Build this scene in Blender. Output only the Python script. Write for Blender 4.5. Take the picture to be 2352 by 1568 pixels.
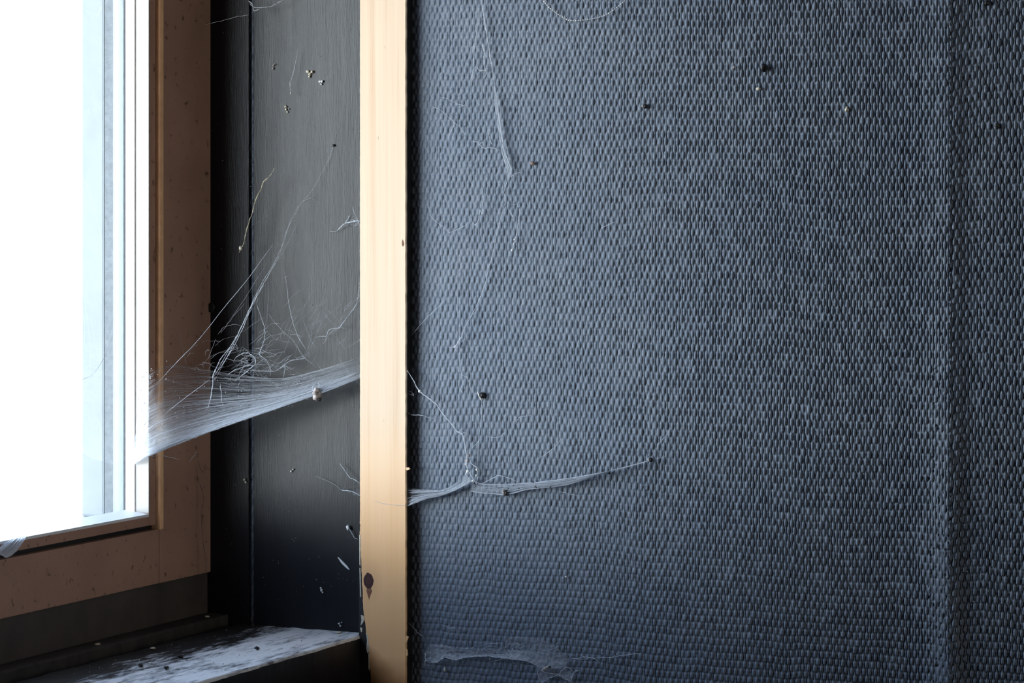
import bpy, bmesh, math, random
import numpy as np
from mathutils import Vector

for o in list(bpy.data.objects):
    bpy.data.objects.remove(o, do_unlink=True)
scene = bpy.context.scene
COL = scene.collection
rng = np.random.default_rng(7)
random.seed(7)

# ------------------------------------------------------------------ camera, sky, lights, exposure
ZC = 1.30                                   # eye height above the floor
FPX, HZ = 6590.0, 450.0                     # focal length in pixels, horizon row
BETA = math.atan(3124.0 / FPX)              # yaw of the camera against the room
SB, CB = math.sin(BETA), math.cos(BETA)
cam_data = bpy.data.cameras.new('camera')
cam_data.sensor_width = 36.0
cam_data.lens = FPX / 2352.0 * 36.0
cam_data.shift_y = -(784.0 - HZ) / 2352.0
cam_data.clip_start = 0.01
cam = bpy.data.objects.new('camera', cam_data)
cam.location = (0, 0, ZC)
cam.rotation_euler = (math.pi / 2, 0, BETA)
COL.objects.link(cam)
scene.camera = cam

world = bpy.data.worlds.new('overcast_sky')
scene.world = world
world.use_nodes = True
wn, wl = world.node_tree.nodes, world.node_tree.links
wn.clear()
w_tc = wn.new('ShaderNodeTexCoord')
w_sep = wn.new('ShaderNodeSeparateXYZ')
w_map = wn.new('ShaderNodeMapRange')
w_map.inputs['From Min'].default_value = -1
w_map.inputs['From Max'].default_value = 1
w_ramp = wn.new('ShaderNodeValToRGB')
els = w_ramp.color_ramp.elements
els[0].position = 0.0
els[0].color = (0.07, 0.06, 0.05, 1)
els[1].position = 1.0
els[1].color = (0.06, 0.08, 0.12, 1)
for pos, c in ((0.415, (0.09, 0.077, 0.064, 1)), (0.438, (0.86, 0.885, 0.91, 1)), (0.55, (0.92, 0.96, 1.0, 1)), (0.64, (0.175, 0.225, 0.315, 1))):
    e = els.new(pos)
    e.color = c
w_bg = wn.new('ShaderNodeBackground')
w_bg.inputs['Strength'].default_value = 25.0
w_out = wn.new('ShaderNodeOutputWorld')
wl.new(w_tc.outputs['Generated'], w_sep.inputs[0])
wl.new(w_sep.outputs['Z'], w_map.inputs['Value'])
wl.new(w_map.outputs[0], w_ramp.inputs['Fac'])
wl.new(w_ramp.outputs['Color'], w_bg.inputs['Color'])
wl.new(w_bg.outputs[0], w_out.inputs[0])

def area_light(name, loc, rot, sx, sy, energy, color, portal=False):
    l = bpy.data.lights.new(name, 'AREA')
    l.shape = 'RECTANGLE'
    l.size, l.size_y = sx, sy
    l.energy = energy
    l.color = color
    if portal:
        l.cycles.is_portal = True
    o = bpy.data.objects.new(name, l)
    o.location = loc
    o.rotation_euler = rot
    COL.objects.link(o)
    return o

# glass opening of the window in view (along Y and Z)
GY0, GY1, GZ0, GZ1 = 0.87, 1.0762, ZC - 0.140, ZC + 0.118
area_light('sky_portal', (-0.735, (GY0 + GY1) / 2, (GZ0 + GZ1) / 2), (0, -math.pi / 2, 0), GZ1 - GZ0 + 0.02, GY1 - GY0 + 0.02, 1.0, (1, 1, 1), True)
# unseen fill lamp, added on the opposite side of the room
area_light('room_fill_light', (2.1, 0.35, 1.55), (0, math.pi / 2, 0), 1.0, 0.9, 9.0, (1.0, 0.95, 0.88))

scene.view_settings.view_transform = 'Standard'
scene.view_settings.look = 'None'
scene.view_settings.exposure = 0.0
scene.view_settings.gamma = 1.0
scene.view_settings.use_curve_mapping = False
scene.cycles.transparent_max_bounces = 32
scene.cycles.max_bounces = 8

# ------------------------------------------------------------------ photograph pixel -> point in the room
def ray(u, v):
    a, b = (u - 1176.0) / FPX, -(v - HZ) / FPX
    return (-SB + a * CB, CB + a * SB, b)
def at_y(u, v, Y):
    r = ray(u, v)
    k = Y / r[1]
    return Vector((r[0] * k, Y, ZC + r[2] * k))
def at_x(u, v, X):
    r = ray(u, v)
    k = X / r[0]
    return Vector((X, r[1] * k, ZC + r[2] * k))
def at_z(u, v, Z):
    r = ray(u, v)
    k = (Z - ZC) / r[2]
    return Vector((r[0] * k, r[1] * k, Z))
def at_d(u, v, d):
    r = ray(u, v)
    return Vector((r[0] * d, r[1] * d, ZC + r[2] * d))

# the planes of the corner
XF = -0.687          # front of the window frame
XS = -0.605          # front edge of the sill, inner face of the window wall
YB = 1.1188          # front of the pine batten
YT = 1.1250          # woven wall
YR = 1.1265          # black reveal board

# ------------------------------------------------------------------ materials
def nodes_of(name):
    m = bpy.data.materials.new(name)
    m.use_nodes = True
    nt = m.node_tree
    return m, nt.nodes, nt.links, nt.nodes['Principled BSDF']

def noise(n, l, vec, scale, detail=4.0, rough=0.6, stretch=None):
    if stretch:
        mp = n.new('ShaderNodeMapping')
        mp.inputs['Scale'].default_value = stretch
        l.new(vec, mp.inputs['Vector'])
        vec = mp.outputs[0]
    t = n.new('ShaderNodeTexNoise')
    t.inputs['Scale'].default_value = scale
    t.inputs['Detail'].default_value = detail
    t.inputs['Roughness'].default_value = rough
    l.new(vec, t.inputs['Vector'])
    return t.outputs['Fac']

def ramp(n, l, fac, stops):
    r = n.new('ShaderNodeValToRGB')
    e = r.color_ramp.elements
    e[0].position, e[0].color = stops[0][0], (*stops[0][1], 1)
    e[1].position, e[1].color = stops[-1][0], (*stops[-1][1], 1)
    for p, c in stops[1:-1]:
        x = e.new(p)
        x.color = (*c, 1)
    l.new(fac, r.inputs['Fac'])
    return r.outputs['Color']

def bump(n, l, bsdf, height, strength, dist):
    b = n.new('ShaderNodeBump')
    b.inputs['Strength'].default_value = strength
    b.inputs['Distance'].default_value = dist
    l.new(height, b.inputs['Height'])
    l.new(b.outputs[0], bsdf.inputs['Normal'])

def objco(n):
    return n.new('ShaderNodeTexCoord').outputs['Object']

def mixc(n, l, fac, a, b):
    m = n.new('ShaderNodeMix')
    m.data_type = 'RGBA'
    for sock, val in ((m.inputs['Factor'], fac), (m.inputs['A'], a), (m.inputs['B'], b)):
        if isinstance(val, (tuple, list)):
            sock.default_value = (*val, 1)
        elif isinstance(val, (int, float)):
            sock.default_value = val
        else:
            l.new(val, sock)
    return m.outputs['Result']

def math_n(n, l, op, a, b=None, c=None, clamp=False):
    m = n.new('ShaderNodeMath')
    m.operation = op
    m.use_clamp = clamp
    for i, val in enumerate((a, b, c)):
        if val is None:
            continue
        if isinstance(val, (int, float)):
            m.inputs[i].default_value = val
        else:
            l.new(val, m.inputs[i])
    return m.outputs[0]

def mat_plain(name, color, rough=0.6, var=0.15, scale=60.0, spec=0.5, bumpd=0.0):
    m, n, l, b = nodes_of(name)
    f = noise(n, l, objco(n), scale)
    lo = tuple(c * (1 - var) for c in color)
    hi = tuple(min(1, c * (1 + var)) for c in color)
    l.new(ramp(n, l, f, [(0.3, lo), (0.7, hi)]), b.inputs['Base Color'])
    b.inputs['Roughness'].default_value = rough
    b.inputs['Specular IOR Level'].default_value = spec
    if bumpd:
        bump(n, l, b, noise(n, l, objco(n), scale * 12), 0.5, bumpd)
    return m

def mat_fabric():
    m, n, l, b = nodes_of('painted_weave')
    v = objco(n)
    f = noise(n, l, v, 26.0, 3.0)
    l.new(ramp(n, l, f, [(0.35, (0.122, 0.152, 0.198)), (0.65, (0.138, 0.166, 0.208))]), b.inputs['Base Color'])
    b.inputs['Roughness'].default_value = 0.5
    b.inputs['Specular IOR Level'].default_value = 0.3
    bump(n, l, b, noise(n, l, v, 3000.0, 2.0), 0.35, 0.00012)
    return m

def mat_wallpaint():
    # plain stretch of the same wall, far outside the photograph: coarse weave relief
    m, n, l, b = nodes_of('painted_weave_far')
    v = objco(n)
    sp = n.new('ShaderNodeSeparateXYZ')
    l.new(v, sp.inputs[0])
    wx = math_n(n, l, 'SINE', math_n(n, l, 'MULTIPLY', sp.outputs['X'], math.pi / 0.00130))
    wz = math_n(n, l, 'SINE', math_n(n, l, 'MULTIPLY', sp.outputs['Z'], math.pi / 0.00298))
    h = math_n(n, l, 'MULTIPLY_ADD', math_n(n, l, 'MULTIPLY', wx, wz), 0.5, 0.5)
    l.new(ramp(n, l, noise(n, l, v, 26.0, 3.0), [(0.35, (0.100, 0.123, 0.160)), (0.65, (0.112, 0.134, 0.168))]), b.inputs['Base Color'])
    b.inputs['Roughness'].default_value = 0.5
    b.inputs['Specular IOR Level'].default_value = 0.3
    bump(n, l, b, h, 1.0, 0.0009)
    return m

def mat_black_board():
    m, n, l, b = nodes_of('black_board')
    v = objco(n)
    f = noise(n, l, v, 14.0, 5.0, 0.6, (6, 6, 0.5))
    l.new(ramp(n, l, f, [(0.3, (0.009, 0.0105, 0.0135)), (0.7, (0.012, 0.0135, 0.017))]), b.inputs['Base Color'])
    l.new(math_n(n, l, 'MULTIPLY_ADD', noise(n, l, v, 40.0, 5.0, 0.6, (6, 6, 0.4)), 0.12, 0.31), b.inputs['Roughness'])
    b.inputs['Specular IOR Level'].default_value = 0.24
    bump(n, l, b, noise(n, l, v, 260.0, 3.0, 0.6, (6, 6, 0.5)), 0.25, 0.0004)
    return m

def mat_brown():
    m, n, l, b = nodes_of('brown_window_wood')
    v = objco(n)
    f = noise(n, l, v, 30.0, 5.0, 0.6)
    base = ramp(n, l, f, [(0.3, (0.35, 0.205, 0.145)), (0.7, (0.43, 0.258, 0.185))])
    s = noise(n, l, v, 230.0, 3.0, 0.55)
    spots = ramp(n, l, s, [(0.62, (0, 0, 0)), (0.72, (0.85, 0.85, 0.85))])
    l.new(mixc(n, l, spots, base, (0.09, 0.045, 0.03)), b.inputs['Base Color'])
    b.inputs['Roughness'].default_value = 0.55
    b.inputs['Specular IOR Level'].default_value = 0.3
    bump(n, l, b, noise(n, l, v, 600.0, 3.0), 0.25, 0.0003)
    return m

def mat_pine(knot):
    m, n, l, b = nodes_of('raw_pine')
    v = objco(n)
    # soft vertical grain: noise stretched along Z, with fine darker lines
    warp = noise(n, l, v, 6.0, 2.0, 0.5, (4, 4, 1))
    g = noise(n, l, v, 210.0, 3.0, 0.55, (1.6, 0.5, 0.018))
    g2 = noise(n, l, v, 900.0, 2.0, 0.6, (1.0, 1.0, 0.02))
    gg = math_n(n, l, 'ADD', math_n(n, l, 'MULTIPLY', g, 0.7), math_n(n, l, 'MULTIPLY', g2, 0.3))
    col = ramp(n, l, gg, [(0.32, (0.66, 0.46, 0.30)), (0.47, (0.74, 0.575, 0.42)), (0.68, (0.79, 0.64, 0.48))])
    big = noise(n, l, v, 9.0, 3.0, 0.5, (1, 1, 0.35))
    col = mixc(n, l, math_n(n, l, 'MULTIPLY', big, 0.25), col, (0.66, 0.40, 0.22))
    # small dark flecks along the grain
    fl = noise(n, l, v, 330.0, 1.0, 0.5, (1.0, 1.0, 0.3))
    col = mixc(n, l, ramp(n, l, fl, [(0.76, (0, 0, 0)), (0.80, (1, 1, 1))]), col, (0.16, 0.075, 0.035))
    sep = n.new('ShaderNodeSeparateXYZ')
    l.new(v, sep.inputs[0])
    # amber wood tone towards the foot, its colour boosted to offset dim bluish light
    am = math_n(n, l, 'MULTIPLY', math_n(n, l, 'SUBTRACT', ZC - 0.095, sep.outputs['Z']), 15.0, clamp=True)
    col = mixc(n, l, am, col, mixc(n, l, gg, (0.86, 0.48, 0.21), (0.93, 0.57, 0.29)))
    # knot: an upright oval with a dark rim and a tail underneath
    dx = math_n(n, l, 'DIVIDE', math_n(n, l, 'SUBTRACT', sep.outputs['X'], knot.x), 0.0026)
    dz = math_n(n, l, 'DIVIDE', math_n(n, l, 'SUBTRACT', sep.outputs['Z'], knot.z), 0.0036)
    wob = math_n(n, l, 'MULTIPLY_ADD', noise(n, l, v, 500.0, 3.0), 0.5, -0.25)
    d = math_n(n, l, 'ADD', math_n(n, l, 'SQRT', math_n(n, l, 'ADD', math_n(n, l, 'POWER', math_n(n, l, 'ABSOLUTE', dx), 2.0), math_n(n, l, 'POWER', math_n(n, l, 'ABSOLUTE', dz), 2.0))), wob)
    kcol = ramp(n, l, d, [(0.0, (0.05, 0.022, 0.022)), (0.38, (0.085, 0.032, 0.026)), (0.55, (0.035, 0.014, 0.016)), (0.72, (0.075, 0.026, 0.022)), (0.95, (0.022, 0.009, 0.010))])
    kf = ramp(n, l, d, [(0.93, (1, 1, 1)), (1.06, (0, 0, 0))])
    col = mixc(n, l, kf, col, kcol)
    dx2 = math_n(n, l, 'DIVIDE', math_n(n, l, 'SUBTRACT', sep.outputs['X'], knot.x + 0.0003), 0.0016)
    dz2 = math_n(n, l, 'DIVIDE', math_n(n, l, 'SUBTRACT', sep.outputs['Z'], knot.z - 0.0045), 0.0046)
    d2 = math_n(n, l, 'ADD', math_n(n, l, 'ADD', math_n(n, l, 'ABSOLUTE', dx2), math_n(n, l, 'ABSOLUTE', dz2)), wob)
    col = mixc(n, l, math_n(n, l, 'MULTIPLY', ramp(n, l, d2, [(0.75, (1, 1, 1)), (1.05, (0, 0, 0))]), math_n(n, l, 'SUBTRACT', 1.0, kf)), col, (0.13, 0.040, 0.026))
    # warm stain around the knot
    d3 = math_n(n, l, 'MULTIPLY', d, 0.33)
    col = mixc(n, l, math_n(n, l, 'MULTIPLY', math_n(n, l, 'SUBTRACT', 1.0, math_n(n, l, 'SMOOTH_MIN', d3, 1.0, 0.1), clamp=True), math_n(n, l, 'MULTIPLY', math_n(n, l, 'SUBTRACT', 1.0, kf), 0.35)), col, (0.55, 0.30, 0.16))
    # scorched, dirty foot of the batten
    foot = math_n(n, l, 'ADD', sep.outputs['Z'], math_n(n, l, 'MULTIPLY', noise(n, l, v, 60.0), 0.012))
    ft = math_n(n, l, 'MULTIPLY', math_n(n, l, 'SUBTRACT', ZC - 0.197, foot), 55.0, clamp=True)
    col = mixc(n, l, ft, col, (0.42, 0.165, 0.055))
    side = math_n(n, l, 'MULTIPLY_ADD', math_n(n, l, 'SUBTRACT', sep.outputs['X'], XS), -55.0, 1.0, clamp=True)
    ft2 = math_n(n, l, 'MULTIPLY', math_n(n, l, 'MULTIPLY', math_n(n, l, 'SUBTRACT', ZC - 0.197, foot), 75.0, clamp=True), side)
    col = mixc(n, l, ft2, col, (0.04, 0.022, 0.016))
    l.new(col, b.inputs['Base Color'])
    b.inputs['Roughness'].default_value = 0.6
    b.inputs['Specular IOR Level'].default_value = 0.25
    bump(n, l, b, gg, 0.25, 0.0004)
    return m

def mat_sill():
    m, n, l, b = nodes_of('dusty_black_sill')
    v = objco(n)
    sep = n.new('ShaderNodeSeparateXYZ')
    l.new(v, sep.inputs[0])
    s1 = noise(n, l, v, 46.0, 7.0, 0.66, (1.2, 0.42, 1))
    s2 = noise(n, l, v, 240.0, 5.0, 0.7, (1.6, 0.35, 1))
    # dust lies on the worn front two thirds of the board
    fr = math_n(n, l, 'MULTIPLY_ADD', math_n(n, l, 'SUBTRACT', sep.outputs['X'], -0.655), 38.0, 0.0)
    fr = math_n(n, l, 'MINIMUM', fr, 0.70)
    k = math_n(n, l, 'ADD', math_n(n, l, 'ADD', fr, math_n(n, l, 'MULTIPLY_ADD', s1, 2.6, -1.3)), math_n(n, l, 'MULTIPLY_ADD', s2, 2.2, -1.1))
    l.new(ramp(n, l, k, [(0.0, (0.018, 0.017, 0.016)), (0.16, (0.10, 0.10, 0.105)), (0.36, (0.36, 0.37, 0.39)), (0.75, (0.80, 0.81, 0.82))]), b.inputs['Base Color'])
    b.inputs['Roughness'].default_value = 0.65
    b.inputs['Specular IOR Level'].default_value = 0.3
    bump(n, l, b, k, 0.5, 0.0006)
    return m

def mat_glass():
    m, n, l, b = nodes_of('window_glass')
    n.remove(b)
    tr = n.new('ShaderNodeBsdfTransparent')
    tr.inputs[0].default_value = (0.95, 0.975, 0.97, 1)
    gl = n.new('ShaderNodeBsdfGlossy')
    gl.inputs['Roughness'].default_value = 0.02
    fr = n.new('ShaderNodeFresnel')
    fr.inputs['IOR'].default_value = 1.45
    mx = n.new('ShaderNodeMixShader')
    geo = n.new('ShaderNodeNewGeometry')
    l.new(math_n(n, l, 'MULTIPLY', fr.outputs[0], math_n(n, l, 'SUBTRACT', 1.0, geo.outputs['Backfacing'])), mx.inputs[0])
    l.new(tr.outputs[0], mx.inputs[1])
    l.new(gl.outputs[0], mx.inputs[2])
    # thin film of dust
    df = n.new('ShaderNodeBsdfDiffuse')
    df.inputs[0].default_value = (0.6, 0.6, 0.58, 1)
    mx2 = n.new('ShaderNodeMixShader')
    l.new(ramp(n, l, noise(n, l, objco(n), 55.0, 6.0, 0.7), [(0.45, (0.0, 0.0, 0.0)), (0.8, (0.06, 0.06, 0.06))]), mx2.inputs[0])
    l.new(mx.outputs[0], mx2.inputs[1])
    l.new(df.outputs[0], mx2.inputs[2])
    l.new(mx2.outputs[0], n['Material Output'].inputs['Surface'])
    return m

def mat_silk(name, alpha, color=(0.82, 0.85, 0.90), density=False, streak=(1, 1, 1)):
    m, n, l, b = nodes_of(name)
    n.remove(b)
    df = n.new('ShaderNodeBsdfDiffuse')
    df.inputs[0].default_value = (*color, 1)
    tl = n.new('ShaderNodeBsdfTranslucent')
    tl.inputs[0].default_value = (*color, 1)
    mx = n.new('ShaderNodeMixShader')
    mx.inputs[0].default_value = 0.45
    l.new(df.outputs[0], mx.inputs[1])
    l.new(tl.outputs[0], mx.inputs[2])
    tr = n.new('ShaderNodeBsdfTransparent')
    out = n.new('ShaderNodeMixShader')
    if density:
        at = n.new('ShaderNodeAttribute')
        at.attribute_name = 'spun'
        uv = n.new('ShaderNodeAttribute')
        uv.attribute_name = 'sheet_uv'
        f1 = noise(n, l, uv.outputs['Vector'], 1.0, 6.0, 0.7, streak)
        f2 = noise(n, l, uv.outputs['Vector'], 1.0, 4.0, 0.7, (streak[0] * 4, streak[1] * 0.25, 1))
        k = math_n(n, l, 'MULTIPLY_ADD', math_n(n, l, 'ADD', math_n(n, l, 'MULTIPLY', f1, 0.7), math_n(n, l, 'MULTIPLY', f2, 0.3)), 2.6, -0.65, clamp=True)
        a = math_n(n, l, 'MULTIPLY', math_n(n, l, 'MULTIPLY', at.outputs['Fac'], k), alpha, clamp=True)
        l.new(a, out.inputs[0])
    else:
        out.inputs[0].default_value = alpha
    l.new(tr.outputs[0], out.inputs[1])
    l.new(mx.outputs[0], out.inputs[2])
    l.new(out.outputs[0], n['Material Output'].inputs['Surface'])
    return m

P_KNOT = at_y(847, 1333, YB)
M_FAB = mat_fabric()
M_WALLP = mat_wallpaint()
M_BOARD = mat_black_board()
M_BROWN = mat_brown()
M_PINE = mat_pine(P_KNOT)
M_SILL = mat_sill()
M_GLASS = mat_glass()
M_BLACKPAINT = mat_plain('black_paint', (0.012, 0.012, 0.013), 0.5, 0.2, 90)
M_LEDGE = mat_plain('dirty_black_ledge', (0.030, 0.027, 0.024), 0.7, 0.5, 120)
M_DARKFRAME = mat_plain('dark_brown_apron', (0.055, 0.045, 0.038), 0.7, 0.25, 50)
M_RAWEDGE = mat_plain('raw_wood_edge', (0.86, 0.52, 0.28), 0.6, 0.12, 150)
M_CREAM = mat_plain('cream_bead_paint', (0.36, 0.335, 0.31), 0.5, 0.04, 60)
M_WHITE = mat_plain('white_bead_paint', (0.80, 0.80, 0.80), 0.45, 0.03, 60)
M_OUTER = mat_plain('pale_outer_paint', (0.20, 0.226, 0.23), 0.5, 0.05, 80)
M_OUTERG = mat_plain('grey_render', (0.145, 0.165, 0.18), 0.85, 0.16, 420, 0.3, 0.0006)
M_OUTERB = mat_plain('pale_blue_outer_paint', (0.185, 0.212, 0.228), 0.6, 0.05, 60)
M_ROOM = mat_plain('dim_room_paint', (0.16, 0.155, 0.15), 0.85, 0.1, 3)
M_FLOOR = mat_plain('worn_floor_boards', (0.11, 0.085, 0.065), 0.7, 0.25, 8)
M_THREAD = mat_silk('silk_thread', 0.9)
M_FINE = mat_silk('fine_silk', 0.6)
M_YELLOW = mat_silk('dusty_yellow_silk', 0.85, (0.80, 0.74, 0.55))
M_GREYSILK = mat_silk('sooty_silk', 0.5, (0.25, 0.26, 0.27))
M_SHEET = mat_silk('silk_sheet', 1.0, (0.88, 0.92, 0.97), True, (3, 38, 1))
M_FILM = mat_silk('dusty_silk_film', 0.62, (0.84, 0.87, 0.92), True, (14, 9, 1))
M_DUST = mat_plain('white_dust', (0.70, 0.70, 0.69), 0.9, 0.1, 300)
M_CRUMB = mat_plain('pale_crumb', (0.62, 0.57, 0.46), 0.9, 0.2, 900)
M_DARKBIT = mat_plain('dark_bit', (0.012, 0.011, 0.011), 0.5, 0.4, 900)
M_BROWNBIT = mat_plain('brown_bit', (0.24, 0.17, 0.13), 0.8, 0.5, 900)
M_HUSK = mat_plain('grey_husk', (0.42, 0.37, 0.35), 0.8, 0.45, 900)

# ------------------------------------------------------------------ building helpers
def link(name, me, mat, parent=None, kind=None):
    o = bpy.data.objects.new(name, me)
    COL.objects.link(o)
    if mat is not None:
        me.materials.append(mat)
    if parent is not None:
        o.parent = parent
    if kind:
        o['kind'] = kind
    return o
def tag(o, label, cat, group=None, kind=None):
    o['label'] = label
    o['category'] = cat
    if group:
        o['group'] = group
    if kind:
        o['kind'] = kind
    return o
def empty(name, loc=(0, 0, 0)):
    o = bpy.data.objects.new(name, None)
    o.empty_display_size = 0.02
    COL.objects.link(o)
    return o
def add_box(bm, x0, x1, y0, y1, z0, z1):
    vs = [bm.verts.new((x, y, z)) for x in (x0, x1) for y in (y0, y1) for z in (z0, z1)]
    for f in ((0, 1, 3, 2), (4, 6, 7, 5), (0, 4, 5, 1), (2, 3, 7, 6), (0, 2, 6, 4), (1, 5, 7, 3)):
        bm.faces.new([vs[i] for i in f])
def boxes(name, lst, mat, parent=None, bevel=0.0, kind=None):
    bm = bmesh.new()
    for b in lst:
        add_box(bm, *b)
    bmesh.ops.recalc_face_normals(bm, faces=bm.faces)
    if bevel:
        bmesh.ops.bevel(bm, geom=list(bm.edges), offset=bevel, segments=2, affect='EDGES', profile=0.6)
    me = bpy.data.meshes.new(name)
    bm.to_mesh(me)
    bm.free()
    return link(name, me, mat, parent, kind)
def mesh_from(name, verts, faces, mat, parent=None, smooth=False, kind=None):
    me = bpy.data.meshes.new(name)
    me.from_pydata([tuple(v) for v in verts], [], faces)
    me.update()
    if smooth:
        me.polygons.foreach_set('use_smooth', [True] * len(me.polygons))
    return link(name, me, mat, parent, kind)
def smooth_path(pts, sub=6, wob=0.0):
    if len(pts) < 3:
        k = [pts[0].lerp(pts[1], i / (sub * 2)) for i in range(sub * 2 + 1)]
    else:
        P = [pts[0]] + list(pts) + [pts[-1]]
        k = []
        for i in range(1, len(P) - 2):
            p0, p1, p2, p3 = P[i - 1], P[i], P[i + 1], P[i + 2]
            for j in range(sub):
                t = j / sub
                k.append(0.5 * ((2 * p1) + (p2 - p0) * t + (2 * p0 - 5 * p1 + 4 * p2 - p3) * t * t + (3 * p1 - p0 - 3 * p2 + p3) * t ** 3))
        k.append(P[-2])
    if wob:
        for p in k[1:-1]:
            p.x += random.gauss(0, wob)
            p.y += random.gauss(0, wob * 0.5)
            p.z += random.gauss(0, wob)
    return k
class Tubes:
    """thin tubes collected into one mesh"""
    def __init__(self):
        self.v, self.f = [], []
    def add(self, pts, r, sides=3, lumpy=0.0, taper=True):
        n = len(pts)
        base = len(self.v)
        for i, p in enumerate(pts):
            t = (pts[min(i + 1, n - 1)] - pts[max(i - 1, 0)])
            t = t.normalized() if t.length > 1e-9 else Vector((0, 0, 1))
            a = t.cross(Vector((0.3, 1, 0.2))).normalized()
            b = t.cross(a)
            rr = r * (1 + lumpy * random.uniform(-0.6, 1.2))
            if taper:
                e = min(i, n - 1 - i) / max(1, n - 1)
                rr *= 0.35 + 0.65 * min(1, e * 6)
            for s in range(sides):
                q = 2 * math.pi * s / sides
                self.v.append(p + a * (math.cos(q) * rr) + b * (math.sin(q) * rr))
        for i in range(n - 1):
            for s in range(sides):
                s2 = (s + 1) % sides
                self.f.append((base + i * sides + s, base + i * sides + s2, base + (i + 1) * sides + s2, base + (i + 1) * sides + s))
        self.f.append(tuple(base + s for s in reversed(range(sides))))
        self.f.append(tuple(base + (n - 1) * sides + s for s in range(sides)))
    def build(self, name, mat, parent=None, kind=None):
        return mesh_from(name, self.v, self.f, mat, parent, True, kind)
def one_tube(name, pts, r, mat, parent=None, lumpy=0.0, sub=6, wob=0.00006, sides=4):
    t = Tubes()
    t.add(smooth_path(pts, sub, wob), r, sides, lumpy)
    return t.build(name, mat, parent)
ICO = None
def lump(centres_radii, name, mat, parent=None, rough=0.25, sub=2, squash=(1, 1, 1), kind=None):
    bm = bmesh.new()
    for c, r in centres_radii:
        g = bmesh.ops.create_icosphere(bm, subdivisions=sub, radius=1.0)
        for v in g['verts']:
            k = r * (1 + random.uniform(-rough, rough))
            v.co = Vector((v.co.x * k * squash[0], v.co.y * k * squash[1], v.co.z * k * squash[2])) + c
    me = bpy.data.meshes.new(name)
    bm.to_mesh(me)
    bm.free()
    me.polygons.foreach_set('use_smooth', [True] * len(me.polygons))
    return link(name, me, mat, parent, kind)

# ------------------------------------------------------------------ room shell
def shell(name, lst, mat, label, cat):
    return tag(boxes(name, lst, mat), label, cat, None, 'structure')
WL = [(-0.724, -0.608, -2.0, 1.1285, 0.0, ZC - 0.2175),
      (-0.724, -0.690, -2.0, 1.1285, ZC - 0.2175, ZC - 0.197),
      (-0.724, -0.608, -2.0, 0.66, ZC - 0.2175, 2.4),
      (-0.724, -0.608, 0.66, 1.1285, ZC + 0.335, 2.4)]
shell('wall_left', WL, M_BLACKPAINT, 'black painted wall below and around the window niche', 'wall')
shell('floor', [(-0.724, 2.3, -2.1, 1.3, -0.1, 0.0)], M_FLOOR, 'worn dark floor of the room, below the frame', 'floor')
shell('ceiling', [(-0.724, 2.3, -2.1, 1.3, 2.4, 2.5)], M_ROOM, 'dim ceiling of the room, above the frame', 'ceiling')
shell('wall_right', [(2.2, 2.3, -2.1, 1.1285, 0.0, 2.4)], M_ROOM, 'dim far wall on the opposite side of the room', 'wall')
shell('wall_back', [(-0.724, 2.2, -2.1, -2.0, 0.0, 2.4)], M_ROOM, 'dim wall behind the camera', 'wall')

# ------------------------------------------------------------------ woven wall
wall_front = tag(boxes('wall_front', [(-0.7240, 2.3, 1.1290, 1.30, 0.0, 2.4)], M_WALLP), 'wall covered in slate grey woven fabric wallcovering beside the pine batten', 'wall', None, 'structure')
CW, RH = 0.00130, 0.00298
XR = at_y(933, 450, YB).x

def vnoise(x, z, seed):
    r = np.random.default_rng(seed)
    T = r.random((256, 256)).astype(np.float32)
    xi, zi = np.floor(x).astype(np.int32), np.floor(z).astype(np.int32)
    fx, fz = x - xi, z - zi
    fx = fx * fx * (3 - 2 * fx)
    fz = fz * fz * (3 - 2 * fz)
    a, b = T[xi & 255, zi & 255], T[(xi + 1) & 255, zi & 255]
    c, d = T[xi & 255, (zi + 1) & 255], T[(xi + 1) & 255, (zi + 1) & 255]
    return (a * (1 - fx) + b * fx) * (1 - fz) + (c * (1 - fx) + d * fx) * fz
def sstep(a, b, x):
    t = np.clip((x - a) / (b - a), 0, 1)
    return t * t * (3 - 2 * t)

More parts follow.
